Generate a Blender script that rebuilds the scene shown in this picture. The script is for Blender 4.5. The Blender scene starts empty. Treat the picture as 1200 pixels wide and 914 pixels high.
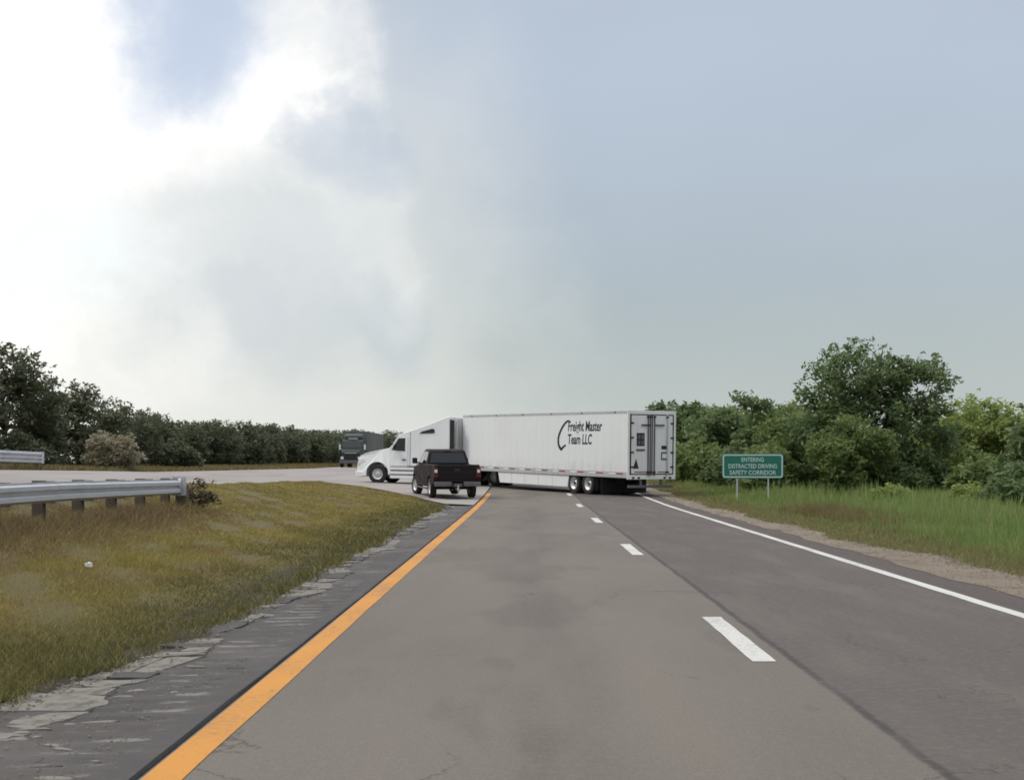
import bpy, bmesh, math, random
import numpy as np
from mathutils import Vector, Matrix, Euler

random.seed(7)
RNG = np.random.default_rng(11)
R = math.radians
SC = bpy.context.scene
COL = SC.collection

# ------------------------------------------------------------------ camera
F = 1540.0 / 1200.0
cam_d = bpy.data.cameras.new('camera')
cam = bpy.data.objects.new('camera', cam_d)
COL.objects.link(cam)
cam.location = (0, 0, 1.6)
cam.rotation_euler = (R(90), 0, 0)
cam_d.sensor_width = 36.0
cam_d.lens = 36.0 * F
cam_d.shift_x = -19.0 / 1200.0
cam_d.shift_y = 85.0 / 1200.0
cam_d.clip_start = 0.1
cam_d.clip_end = 9000
SC.camera = cam

# ------------------------------------------------------------------ sky and sun
SUN_AZ, SUN_EL = -92.0, 50.0          # degrees, azimuth measured from +Y towards +X
world = bpy.data.worlds.new('World')
SC.world = world
world.use_nodes = True
NT = world.node_tree
for n in list(NT.nodes):
    NT.nodes.remove(n)


def node(t, **kw):
    n = NT.nodes.new(t)
    for k, v in kw.items():
        setattr(n, k, v)
    return n


def feed(sock, v):
    if hasattr(v, 'is_output'):
        NT.links.new(v, sock)
    else:
        sock.default_value = v


def m(op, a, b=0.0, c=0.0):
    n = node('ShaderNodeMath', operation=op)
    feed(n.inputs[0], a); feed(n.inputs[1], b); feed(n.inputs[2], c)
    return n.outputs[0]


def vm(op, a, b=(0, 0, 0)):
    n = node('ShaderNodeVectorMath', operation=op)
    feed(n.inputs[0], a); feed(n.inputs[1], b)
    return n.outputs['Value'] if op == 'DOT_PRODUCT' else n.outputs[0]


def smooth(v, lo, hi):
    n = node('ShaderNodeMapRange', interpolation_type='SMOOTHSTEP')
    feed(n.inputs[0], v)
    n.inputs[1].default_value = lo; n.inputs[2].default_value = hi
    n.inputs[3].default_value = 0.0; n.inputs[4].default_value = 1.0
    return n.outputs[0]


def mixc(f, a, b):
    n = node('ShaderNodeMix', data_type='RGBA')
    feed(n.inputs[0], f); feed(n.inputs[6], a); feed(n.inputs[7], b)
    return n.outputs[2]


def rgb(r, g, b, k=10.0):
    return (r * k, g * k, b * k, 1.0)


def skydir(px, py):
    return Vector(((px - 619) / 1540.0, 1.0, (542 - py) / 1540.0)).normalized()


tc = node('ShaderNodeTexCoord')
D = tc.outputs['Generated']
nz = node('ShaderNodeTexNoise'); nz.inputs['Scale'].default_value = 5.0
nz.inputs['Detail'].default_value = 7.0; nz.inputs['Roughness'].default_value = 0.60
NT.links.new(D, nz.inputs['Vector'])
w1 = vm('SUBTRACT', nz.outputs['Color'], (0.5, 0.5, 0.5))
wsc = node('ShaderNodeVectorMath', operation='SCALE'); NT.links.new(w1, wsc.inputs[0]); wsc.inputs['Scale'].default_value = 0.21
DW = vm('NORMALIZE', vm('ADD', D, wsc.outputs[0]))


def lobe(px, py, rin, rout):
    d = vm('DOT_PRODUCT', DW, tuple(skydir(px, py)))
    return smooth(d, math.cos(rout / 1540.0), math.cos(max(rin, 1) / 1540.0))


sep = node('ShaderNodeSeparateXYZ'); NT.links.new(D, sep.inputs[0])
EL = sep.outputs['Z']
nb = node('ShaderNodeTexNoise'); nb.inputs['Scale'].default_value = 2.6
nb.inputs['Detail'].default_value = 5.0
mpn = node('ShaderNodeMapping'); mpn.inputs['Scale'].default_value = (1.0, 1.0, 2.2)
NT.links.new(D, mpn.inputs[0]); NT.links.new(mpn.outputs[0], nb.inputs['Vector'])

sky = node('ShaderNodeTexSky', sky_type='NISHITA')
sky.sun_disc = False
sky.sun_elevation = R(SUN_EL)
sky.sun_rotation = R(SUN_AZ)
sky.air_density = 1.0; sky.dust_density = 2.5; sky.ozone_density = 1.0

deck = mixc(smooth(EL, 0.02, 0.30), rgb(0.43, 0.505, 0.525), rgb(0.50, 0.575, 0.68))
deck = mixc(smooth(EL, 0.0, 0.16), rgb(0.53, 0.575, 0.555), deck)
deck = mixc(smooth(EL, 0.32, 0.95), deck, rgb(1.45, 1.50, 1.55))
dv = m('ADD', 0.90, m('MULTIPLY', nb.outputs['Fac'], 0.20))
dsc = node('ShaderNodeVectorMath', operation='SCALE'); NT.links.new(deck, dsc.inputs[0]); NT.links.new(dv, dsc.inputs['Scale'])
col = dsc.outputs[0]
# thinning of the cloud deck towards the hidden sun
nc = node('ShaderNodeTexNoise'); nc.inputs['Scale'].default_value = 8.0
nc.inputs['Detail'].default_value = 6.0; nc.inputs['Roughness'].default_value = 0.58
mpc = node('ShaderNodeMapping'); mpc.inputs['Scale'].default_value = (1.0, 1.0, 1.5)
NT.links.new(DW, mpc.inputs[0]); NT.links.new(mpc.outputs[0], nc.inputs['Vector'])
puff = m('ADD', 0.55, m('MULTIPLY', smooth(nc.outputs['Fac'], 0.36, 0.58), 0.45))
col = mixc(m('MULTIPLY', lobe(-120, 430, 60, 800), 0.84), col, rgb(0.90, 0.91, 0.88))
col = mixc(m('MULTIPLY', lobe(250, 470, 40, 520), 0.42), col, rgb(0.84, 0.85, 0.79))
for (px, py, a, b, k) in ((0, 100, 40, 190, 1.0), (185, 210, 30, 250, 0.90), (350, 60, 10, 130, 0.95),
                          (0, 400, 20, 260, 0.45), (-190, 200, 100, 330, 1.0), (375, 240, 5, 120, 0.45), (450, 335, 5, 80, 0.40), (300, 160, 5, 120, 0.50)):
    col = mixc(m('MULTIPLY', m('MULTIPLY', lobe(px, py, a, b), k), puff), col, rgb(1.20, 1.18, 1.14))
# clear gap and grey cloud bellies
col = mixc(m('MULTIPLY', lobe(220, 40, 5, 125), 0.85), col, rgb(0.58, 0.68, 0.86))
col = mixc(m('MULTIPLY', lobe(220, 40, 10, 100), 0.12), col, sky.outputs[0])
col = mixc(m('MULTIPLY', lobe(410, 168, 5, 85), 0.70), col, rgb(0.53, 0.60, 0.70))
col = mixc(m('MULTIPLY', lobe(310, 330, 5, 190), 0.65), col, rgb(0.58, 0.64, 0.67))
col = mixc(m('MULTIPLY', lobe(255, 385, 5, 65), 0.45), col, rgb(0.64, 0.68, 0.72))
col = mixc(m('MULTIPLY', lobe(80, 275, 10, 120), 0.35), col, rgb(0.78, 0.92, 0.97))
col = mixc(m('MULTIPLY', lobe(470, 385, 5, 90), 0.40), col, rgb(0.46, 0.54, 0.61))
col = mixc(0.06, col, sky.outputs[0])
bg = node('ShaderNodeBackground'); bg.inputs['Strength'].default_value = 0.1
NT.links.new(col, bg.inputs['Color'])
wo = node('ShaderNodeOutputWorld'); NT.links.new(bg.outputs[0], wo.inputs[0])

sun_d = bpy.data.lights.new('sun', 'SUN')
sun_d.energy = 1.5
sun_d.angle = R(14)
sun_d.color = (1.0, 0.95, 0.87)
sun = bpy.data.objects.new('sun', sun_d)
COL.objects.link(sun)
sv = Vector((math.sin(R(SUN_AZ)) * math.cos(R(SUN_EL)), math.cos(R(SUN_AZ)) * math.cos(R(SUN_EL)), math.sin(R(SUN_EL))))
sun.rotation_euler = (-sv).to_track_quat('-Z', 'Y').to_euler()
sun.location = (-20, 30, 40)

SC.view_settings.view_transform = 'Standard'
SC.view_settings.look = 'None'
SC.view_settings.exposure = 0.0
SC.view_settings.gamma = 1.0
SC.view_settings.use_curve_mapping = False
SC.cycles.use_denoising = True
SC.cycles.max_bounces = 6
SC.cycles.transparent_max_bounces = 6
SC.cycles.filter_width = 1.7

# ------------------------------------------------------------------ materials


def mat(name, base, rough=0.6, metal=0.0, spec=0.5, coat=0.0):
    ma = bpy.data.materials.new(name)
    ma.use_nodes = True
    p = ma.node_tree.nodes['Principled BSDF']
    p.inputs['Base Color'].default_value = (*base, 1)
    p.inputs['Roughness'].default_value = rough
    p.inputs['Metallic'].default_value = metal
    p.inputs['Specular IOR Level'].default_value = spec
    p.inputs['Coat Weight'].default_value = coat
    return ma


class NB:
    """short-hand for building one material's nodes"""

    def __init__(s, ma):
        s.t = ma.node_tree
        s.p = s.t.nodes['Principled BSDF']
        s.tc = s.t.nodes.new('ShaderNodeTexCoord')

    def new(s, t, **kw):
        n = s.t.nodes.new(t)
        for k, v in kw.items():
            setattr(n, k, v)
        return n

    def feed(s, sock, v):
        if hasattr(v, 'is_output'):
            s.t.links.new(v, sock)
        else:
            sock.default_value = v

    def noise(s, scale, detail=4, rough=0.55, sc=(1, 1, 1), loc=(0, 0, 0), out='Fac', coord='Object'):
        mp = s.new('ShaderNodeMapping'); mp.inputs['Scale'].default_value = sc; mp.inputs['Location'].default_value = loc
        s.t.links.new(s.tc.outputs[coord], mp.inputs[0])
        n = s.new('ShaderNodeTexNoise'); n.inputs['Scale'].default_value = scale
        n.inputs['Detail'].default_value = detail; n.inputs['Roughness'].default_value = rough
        s.t.links.new(mp.outputs[0], n.inputs['Vector'])
        return n.outputs[out]

    def ramp(s, v, lo, hi, a=0.0, b=1.0):
        n = s.new('ShaderNodeMapRange', interpolation_type='SMOOTHSTEP')
        s.feed(n.inputs[0], v)
        for i, q in enumerate((lo, hi, a, b)):
            n.inputs[i + 1].default_value = q
        return n.outputs[0]

    def math(s, op, a, b=0.0):
        n = s.new('ShaderNodeMath', operation=op); s.feed(n.inputs[0], a); s.feed(n.inputs[1], b)
        return n.outputs[0]

    def mix(s, f, a, b, mode='MIX'):
        n = s.new('ShaderNodeMix', data_type='RGBA', blend_type=mode)
        s.feed(n.inputs[0], f)
        s.feed(n.inputs[6], (*a, 1) if isinstance(a, tuple) and len(a) == 3 else a)
        s.feed(n.inputs[7], (*b, 1) if isinstance(b, tuple) and len(b) == 3 else b)
        return n.outputs[2]

    def xyz(s):
        n = s.new('ShaderNodeSeparateXYZ'); s.t.links.new(s.tc.outputs['Object'], n.inputs[0])
        return n.outputs

    def bump(s, v, strength, dist=0.02):
        n = s.new('ShaderNodeBump'); n.inputs['Strength'].default_value = strength; n.inputs['Distance'].default_value = dist
        s.feed(n.inputs['Height'], v)
        s.t.links.new(n.outputs[0], s.p.inputs['Normal'])

    def base(s, v):
        s.feed(s.p.inputs['Base Color'], v)

    def rough(s, v):
        s.feed(s.p.inputs['Roughness'], v)


def band(nb, x, c, hw, soft):
    """1 inside |x-c|<hw"""
    d = nb.math('ABSOLUTE', nb.math('SUBTRACT', x, c))
    return nb.ramp(d, hw, hw + soft, 1.0, 0.0)


def asphalt():
    ma = mat('asphalt', (0.17, 0.16, 0.15), 0.82, 0, 0.25)
    b = NB(ma)
    x, y, z = b.xyz()
    fine = b.noise(55, 6, 0.7)
    mid = b.noise(1.4, 4, 0.6, (1, 0.22, 1))
    big = b.noise(0.22, 3, 0.5, (1, 0.5, 1), (3, 7, 0))
    # left lane is browner than the right lane; broad pale patches paint in windscreen reflection
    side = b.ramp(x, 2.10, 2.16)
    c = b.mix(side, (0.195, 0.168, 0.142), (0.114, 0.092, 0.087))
    c = b.mix(b.math('MULTIPLY', b.ramp(big, 0.35, 0.7), 0.45), c, (0.118, 0.098, 0.088))
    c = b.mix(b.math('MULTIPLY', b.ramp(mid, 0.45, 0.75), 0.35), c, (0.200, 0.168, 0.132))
    # oil-darkened lane middles and polished wheel paths
    wob = b.math('MULTIPLY', b.math('SUBTRACT', b.noise(0.5, 2), 0.5), 0.5)
    xw = b.math('ADD', x, wob)
    oil = b.math('MULTIPLY', band(b, xw, 0.15, 0.10, 0.55), b.ramp(b.noise(0.9, 3, 0.6, (1, 0.12, 1)), 0.38, 0.62))
    c = b.mix(b.math('MULTIPLY', oil, 0.30), c, (0.085, 0.070, 0.064))
    oil2 = b.math('MULTIPLY', band(b, xw, 3.7, 0.1, 0.6), b.ramp(b.noise(0.7, 3, 0.6, (1, 0.12, 1)), 0.35, 0.65))
    c = b.mix(b.math('MULTIPLY', oil2, 0.3), c, (0.095, 0.088, 0.088))
    # right shoulder: darker, never driven on
    edge = b.ramp(b.math('ADD', x, b.math('MULTIPLY', b.noise(1.2, 4, 0.6, (0.5, 0.6, 1)), 0.3)), 5.36, 5.52)
    c = b.mix(b.math('MULTIPLY', edge, 0.7), c, (0.078, 0.060, 0.053))
    # old patches and transverse stains
    pt = b.math('MULTIPLY', b.ramp(b.noise(0.32, 4, 0.55, (1.6, 0.5, 1), (11, 3, 0)), 0.54, 0.60), b.ramp(x, 1.6, 2.1, 1.0, 0.25))
    c = b.mix(b.math('MULTIPLY', pt, 0.32), c, (0.105, 0.084, 0.074))
    # thin cracks, only here and there
    mpv = b.new('ShaderNodeMapping'); mpv.inputs['Scale'].default_value = (0.55, 0.16, 1)
    vadd = b.new('ShaderNodeVectorMath', operation='ADD')
    b.t.links.new(b.tc.outputs['Object'], vadd.inputs[0]); b.t.links.new(b.noise(1.1, 5, 0.6, out='Color'), vadd.inputs[1])
    b.t.links.new(vadd.outputs[0], mpv.inputs[0])
    vo = b.new('ShaderNodeTexVoronoi', feature='DISTANCE_TO_EDGE'); vo.inputs['Scale'].default_value = 1.0
    b.t.links.new(mpv.outputs[0], vo.inputs['Vector'])
    crack = b.math('MULTIPLY', b.ramp(vo.outputs['Distance'], 0.003, 0.009, 1.0, 0.0), b.ramp(b.noise(0.35, 3, 0.5, loc=(4, 9, 0)), 0.50, 0.60))
    c = b.mix(b.math('MULTIPLY', crack, 0.6), c, (0.055, 0.047, 0.043))
    # worn, paler wheel paths
    wp = b.math('MAXIMUM', band(b, xw, -0.85, 0.12, 0.4), band(b, xw, 1.0, 0.12, 0.4))
    c = b.mix(b.math('MULTIPLY', b.math('MULTIPLY', wp, b.ramp(b.noise(0.6, 4, 0.6, (1, 0.15, 1), (1, 8, 0)), 0.38, 0.62)), 0.40), c, (0.205, 0.175, 0.142))
    # longitudinal joint with tar in it
    seam_w = b.math('MULTIPLY', b.math('SUBTRACT', b.noise(1.3, 4, 0.6, (0, 1, 0)), 0.5), 0.08)
    seam = band(b, b.math('ADD', x, seam_w), 2.15, 0.012, 0.045)
    seam = b.math('MULTIPLY', seam, b.ramp(b.noise(0.8, 3), 0.25, 0.5, 0.45, 1.0))
    c = b.mix(b.math('MULTIPLY', seam, 0.85), c, (0.045, 0.040, 0.040))
    c = b.mix(b.ramp(fine, 0.30, 0.70, 0.0, 0.48), c, (0.070, 0.060, 0.055))
    c = b.mix(b.ramp(b.noise(14, 5, 0.75), 0.45, 0.7, 0.0, 0.30), c, (0.215, 0.185, 0.155))
    stones = b.ramp(b.noise(130, 2, 0.5), 0.62, 0.72)
    c = b.mix(b.math('MULTIPLY', stones, 0.35), c, (0.34, 0.30, 0.26))
    b.base(c)
    b.rough(b.ramp(mid, 0.3, 0.8, 0.92, 0.78))
    b.bump(b.math('ADD', fine, b.math('MULTIPLY', mid, 0.6)), 0.35, 0.01)
    return ma


def paint(name, colr, wear=0.5, under=(0.13, 0.12, 0.11)):
    ma = mat(name, colr, 0.7)
    b = NB(ma)
    n = b.noise(22, 6, 0.7)
    l = b.noise(2.0, 4, 0.6, (1, 0.4, 1))
    w = b.math('MULTIPLY', b.ramp(b.math('ADD', n, b.math('MULTIPLY', l, 0.5)), 0.74, 0.98), wear)
    c = b.mix(w, colr, under)
    c = b.mix(b.ramp(l, 0.3, 0.8, 0.0, 0.28), c, tuple(q * 0.6 for q in colr))
    b.base(c)
    b.bump(n, 0.2, 0.006)
    return ma


def shoulder_mat():
    ma = mat('shoulder_asphalt', (0.12, 0.11, 0.105), 0.85)
    b = NB(ma)
    f = b.noise(40, 6, 0.7)
    g = b.noise(2.2, 5, 0.65, (0.8, 1.6, 1))
    h = b.noise(0.5, 3)
    c = b.mix(b.ramp(g, 0.40, 0.62), (0.046, 0.038, 0.034), (0.082, 0.069, 0.062))
    c = b.mix(b.math('MULTIPLY', b.ramp(h, 0.48, 0.66), 0.5), c, (0.125, 0.107, 0.096))
    gravel = b.ramp(b.noise(5.5, 5, 0.7, (0.35, 1.7, 1)), 0.56, 0.66)
    c = b.mix(b.math('MULTIPLY', gravel, 0.6), c, (0.125, 0.107, 0.090))
    x, y, z = b.xyz()
    ph = b.math('FRACT', b.math('DIVIDE', y, 0.305))
    st = b.math('MULTIPLY', b.ramp(b.math('ABSOLUTE', b.math('SUBTRACT', ph, 0.3)), 0.10, 0.26, 1.0, 0.0), band(b, b.math('ADD', x, b.math('MULTIPLY', b.noise(3.0, 4), 0.5)), -2.25, 0.18, 0.12))
    st = b.math('MULTIPLY', st, b.ramp(b.noise(2.3, 5, 0.7, (0.7, 1, 1), (2, 5, 0)), 0.48, 0.60))
    c = b.mix(b.math('MULTIPLY', st, 0.8), c, (0.24, 0.22, 0.19))
    c = b.mix(band(b, x, -1.99, 0.03, 0.03), c, (0.022, 0.019, 0.018))
    c = b.mix(b.ramp(f, 0.3, 0.8, 0.0, 0.45), c, (0.032, 0.029, 0.027))
    b.base(c)
    b.rough(b.ramp(g, 0.3, 0.7, 0.6, 0.9))
    b.bump(b.math('ADD', f, g), 0.5, 0.015)
    return ma


def grass_mat(name, cols, sc=0.35, trans=0.25, island=True, banded=False):
    """cols: four tints mixed by noise over the ground"""
    ma = mat(name, cols[0], 0.75, 0, 0.25)
    b = NB(ma)
    n1 = b.noise(sc, 4, 0.6, coord='Object')
    n2 = b.noise(sc * 3.1, 4, 0.6, (1, 0.7, 1), (5, 2, 0))
    c = b.mix(b.ramp(n1, 0.38, 0.62), cols[0], cols[1])
    c = b.mix(b.ramp(n2, 0.48, 0.66), c, cols[2])
    c = b.mix(b.ramp(b.noise(sc * 1.7, 4, 0.6, (1, 0.6, 1), (9, 4, 0)), 0.52, 0.68, 0, 0.55), c, tuple(q * 0.45 for q in cols[1]))
    if name == 'turf':
        x, y, z = b.xyz()
        soil = band(b, b.math('ADD', x, b.math('MULTIPLY', b.noise(1.5, 4), 0.3)), -3.1, 0.30, 0.25)
        c = b.mix(soil, c, (0.050, 0.041, 0.034))
    if banded == 'verge':
        # mown, sun-bleached strip beside the gravel
        x, y, z = b.xyz()
        xw = b.math('ADD', x, b.math('MULTIPLY', b.math('SUBTRACT', b.noise(0.5, 3), 0.5), 1.2))
        c = b.mix(b.ramp(xw, 7.6, 8.7, 0.8, 0.0), c, (0.230, 0.180, 0.085))
    elif banded:
        # lusher, greener strip where run-off leaves the shoulder; browner thin turf round the guardrail
        x, y, z = b.xyz()
        xw = b.math('ADD', x, b.math('MULTIPLY', b.math('SUBTRACT', b.noise(0.35, 3), 0.5), 2.6))
        c = b.mix(b.ramp(xw, -5.4, -3.6, 0, 0.95), c, (0.110, 0.108, 0.036))
        c = b.mix(b.math('MULTIPLY', b.ramp(xw, -7.4, -5.6, 0.88, 0.0), b.ramp(y, 26, 38, 1.0, 0.0)), c, (0.205, 0.142, 0.082))
    if island:
        g = b.new('ShaderNodeNewGeometry')
        c = b.mix(b.ramp(g.outputs['Random Per Island'], 0.55, 1.0, 0.0, 0.75), c, cols[3])
    else:
        c = b.mix(b.ramp(b.noise(30, 5, 0.7), 0.4, 0.7, 0, 0.8), c, cols[3])
        b.bump(b.noise(25, 6, 0.75), 0.8, 0.05)
    b.base(c)
    if trans:
        tr = b.new('ShaderNodeBsdfTranslucent'); b.feed(tr.inputs[0], c)
        mx = b.new('ShaderNodeMixShader'); mx.inputs[0].default_value = trans
        out = [n for n in b.t.nodes if n.type == 'OUTPUT_MATERIAL'][0]
        b.t.links.new(b.p.outputs[0], mx.inputs[1]); b.t.links.new(tr.outputs[0], mx.inputs[2])
        b.t.links.new(mx.outputs[0], out.inputs[0])
    return ma


def leaf_mat(name, c0, c1, c2, trans=0.3):
    ma = mat(name, c0, 0.55, 0, 0.35)
    b = NB(ma)
    g = b.new('ShaderNodeNewGeometry')
    r = g.outputs['Random Per Island']
    c = b.mix(b.ramp(r, 0.0, 1.0), c0, c1)
    c = b.mix(b.ramp(b.noise(0.8, 3, 0.6), 0.5, 0.7, 0, 0.8), c, c2)
    b.base(c)
    tr = b.new('ShaderNodeBsdfTranslucent'); b.feed(tr.inputs[0], c)
    mx = b.new('ShaderNodeMixShader'); mx.inputs[0].default_value = trans
    out = [n for n in b.t.nodes if n.type == 'OUTPUT_MATERIAL'][0]
    b.t.links.new(b.p.outputs[0], mx.inputs[1]); b.t.links.new(tr.outputs[0], mx.inputs[2])
    b.t.links.new(mx.outputs[0], out.inputs[0])
    return ma


def dirty(name, base, dirt, rough=0.45, metal=0.0, amt=0.35, scale=2.0, sc=(1, 1, 0.25), coat=0.0):
    ma = mat(name, base, rough, metal, coat=coat)
    b = NB(ma)
    n = b.noise(scale, 5, 0.65, sc)
    f = b.noise(scale * 9, 4, 0.7)
    c = b.mix(b.math('MULTIPLY', b.ramp(n, 0.42, 0.72), amt), base, dirt)
    c = b.mix(b.ramp(f, 0.5, 0.8, 0, amt * 0.4), c, dirt)
    b.base(c)
    b.rough(b.ramp(n, 0.3, 0.7, rough, min(1, rough + 0.25)))
    return ma


M = {}
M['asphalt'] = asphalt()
M['yellow'] = paint('yellow_paint', (0.56, 0.235, 0.028), 0.75)
M['white_line'] = paint('white_paint', (0.58, 0.56, 0.52), 0.7)
M['shoulder'] = shoulder_mat()
M['chunk'] = dirty('broken_asphalt', (0.205, 0.184, 0.158), (0.088, 0.074, 0.063), 0.95, amt=0.95, scale=6, sc=(1, 1, 1))
M['chunk_dark'] = dirty('tarred_asphalt', (0.060, 0.053, 0.050), (0.11, 0.10, 0.09), 0.85, amt=0.6, scale=5, sc=(1, 1, 1))
M['gravel'] = grass_mat('gravel', ((0.285, 0.228, 0.168), (0.25, 0.198, 0.147), (0.21, 0.166, 0.122), (0.16, 0.127, 0.097)), 0.5, 0, False)
M['old_asphalt'] = dirty('old_asphalt', (0.31, 0.275, 0.255), (0.22, 0.195, 0.175), 0.85, amt=0.8, scale=0.4, sc=(1, 0.3, 1))
M['ground'] = grass_mat('turf', ((0.16, 0.13, 0.045), (0.13, 0.11, 0.036), (0.17, 0.125, 0.06), (0.09, 0.07, 0.032)), 0.3, 0, False)
M['grass_median'] = grass_mat('median_turf', ((0.265, 0.220, 0.062), (0.340, 0.275, 0.080), (0.270, 0.190, 0.082), (0.40, 0.32, 0.12)), 0.3, 0.35, True, True)
M['grass_right'] = grass_mat('verge_grass', ((0.185, 0.270, 0.075), (0.225, 0.300, 0.088), (0.265, 0.255, 0.10), (0.330, 0.380, 0.16)), 0.45, 0.4, True, 'verge')
M['weeds'] = grass_mat('dry_weeds', ((0.24, 0.175, 0.085), (0.21, 0.175, 0.070), (0.17, 0.165, 0.060), (0.30, 0.24, 0.13)), 0.6, 0.35)
M['leaf_dark'] = leaf_mat('leaf_dark', (0.115, 0.165, 0.070), (0.180, 0.240, 0.095), (0.215, 0.265, 0.112), 0.45)
M['leaf_mid'] = leaf_mat('leaf_mid', (0.145, 0.200, 0.065), (0.210, 0.265, 0.090), (0.245, 0.285, 0.105), 0.48)
M['leaf_light'] = leaf_mat('leaf_light', (0.24, 0.31, 0.085), (0.33, 0.39, 0.12), (0.37, 0.40, 0.145), 0.5)
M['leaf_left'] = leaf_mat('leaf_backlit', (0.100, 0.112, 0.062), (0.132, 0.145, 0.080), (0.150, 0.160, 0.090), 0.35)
M['leaf_pale'] = leaf_mat('leaf_pale', (0.30, 0.27, 0.175), (0.36, 0.32, 0.22), (0.34, 0.26, 0.19), 0.35)
M['leaf_brown'] = leaf_mat('leaf_brown', (0.105, 0.080, 0.048), (0.15, 0.115, 0.07), (0.13, 0.105, 0.06), 0.2)
M['bark'] = dirty('bark', (0.085, 0.068, 0.050), (0.04, 0.033, 0.026), 0.9, amt=0.8, scale=6)
M['white'] = dirty('white_paintwork', (0.80, 0.80, 0.78), (0.60, 0.58, 0.54), 0.32, amt=0.3, scale=0.9, coat=0.3)
M['trailer'] = dirty('trailer_skin', (0.75, 0.76, 0.745), (0.62, 0.62, 0.60), 0.38, amt=0.35, scale=0.6, sc=(0.5, 1, 0.5))
_b = NB(M['trailer'])
_x, _y, _z = _b.xyz()
_src = _b.p.inputs['Base Color'].links[0].from_socket
_g = _b.math('MULTIPLY', _b.ramp(_b.math('ADD', _z, _b.math('MULTIPLY', _b.noise(1.1, 5, 0.65, (1, 1, 0.35)), 0.9)), 1.35, 2.1, 0.42, 0.0), _b.ramp(_b.noise(3.0, 5, 0.7, (1, 1, 0.2)), 0.35, 0.65))
_b.base(_b.mix(_g, _src, (0.40, 0.37, 0.33)))
M['door'] = dirty('door_skin', (0.78, 0.77, 0.755), (0.56, 0.54, 0.51), 0.5, amt=0.5, scale=1.4)
M['alu'] = dirty('aluminium', (0.62, 0.62, 0.61), (0.35, 0.33, 0.31), 0.42, 0.6, amt=0.5, scale=2.5)
M['steel'] = dirty('galvanised_steel', (0.60, 0.60, 0.62), (0.40, 0.39, 0.39), 0.45, 0.55, amt=0.5, scale=2.0, sc=(1, 0.5, 2))
M['black'] = dirty('black_plastic', (0.018, 0.017, 0.018), (0.05, 0.045, 0.04), 0.6, amt=0.5)
M['rubber'] = dirty('rubber', (0.020, 0.019, 0.019), (0.060, 0.053, 0.048), 0.85, amt=0.6, scale=5, sc=(1, 1, 1))
M['chassis'] = dirty('chassis_steel', (0.022, 0.021, 0.022), (0.06, 0.05, 0.042), 0.7, amt=0.5)
M['glass'] = mat('dark_glass', (0.012, 0.014, 0.015), 0.08, 0, 0.6)
M['tape_red'] = mat('red_tape', (0.30, 0.06, 0.05), 0.4)
M['tape_white'] = mat('white_tape', (0.75, 0.75, 0.75), 0.4)
M['print'] = mat('black_print', (0.016, 0.018, 0.020), 0.5)
M['maroon'] = dirty('maroon_paint', (0.009, 0.0030, 0.0052), (0.016, 0.009, 0.010), 0.42, amt=0.4)
M['maroon'].node_tree.nodes['Principled BSDF'].inputs['Specular IOR Level'].default_value = 0.28
M['grey_plastic'] = dirty('bumper_steel', (0.16, 0.145, 0.15), (0.08, 0.07, 0.07), 0.4, 0.4, amt=0.5)
M['lens_red'] = mat('red_lens', (0.09, 0.010, 0.012), 0.25)
M['lens_clear'] = mat('clear_lens', (0.75, 0.75, 0.72), 0.15)
M['green'] = dirty('sign_green', (0.010, 0.150, 0.108), (0.018, 0.115, 0.085), 0.45, amt=0.4, scale=2)
M['sign_white'] = mat('sign_white', (0.50, 0.60, 0.55), 0.5)
M['wood'] = dirty('post_wood', (0.125, 0.095, 0.068), (0.075, 0.058, 0.043), 0.9, amt=0.8, scale=4)
M['dark_green'] = dirty('dark_green_paint', (0.016, 0.030, 0.024), (0.035, 0.042, 0.036), 0.4, amt=0.5)
M['grey_box'] = dirty('grey_box_skin', (0.13, 0.132, 0.128), (0.075, 0.075, 0.072), 0.5, amt=0.5, scale=1)
M['paper'] = mat('paper', (0.80, 0.79, 0.76), 0.8)

# ------------------------------------------------------------------ helpers


def tag(o, label=None, cat=None, group=None, kind=None):
    if label: o['label'] = label
    if cat: o['category'] = cat
    if group: o['group'] = group
    if kind: o['kind'] = kind
    return o


def empty(name, loc=(0, 0, 0), rz=0.0, pitch=0.0):
    """pitch > 0 raises the local +X end"""
    o = bpy.data.objects.new(name, None)
    o.empty_display_size = 0.3
    COL.objects.link(o)
    o.location = loc
    o.rotation_euler = (Matrix.Rotation(rz, 3, 'Z') @ Matrix.Rotation(-pitch, 3, 'Y')).to_euler()
    return o


def link(name, me, parent=None, material=None, smooth_=False):
    if material is not None and not me.materials:
        me.materials.append(material)
    if smooth_:
        me.polygons.foreach_set('use_smooth', [True] * len(me.polygons))
    o = bpy.data.objects.new(name, me)
    COL.objects.link(o)
    o.parent = parent
    return o


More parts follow.
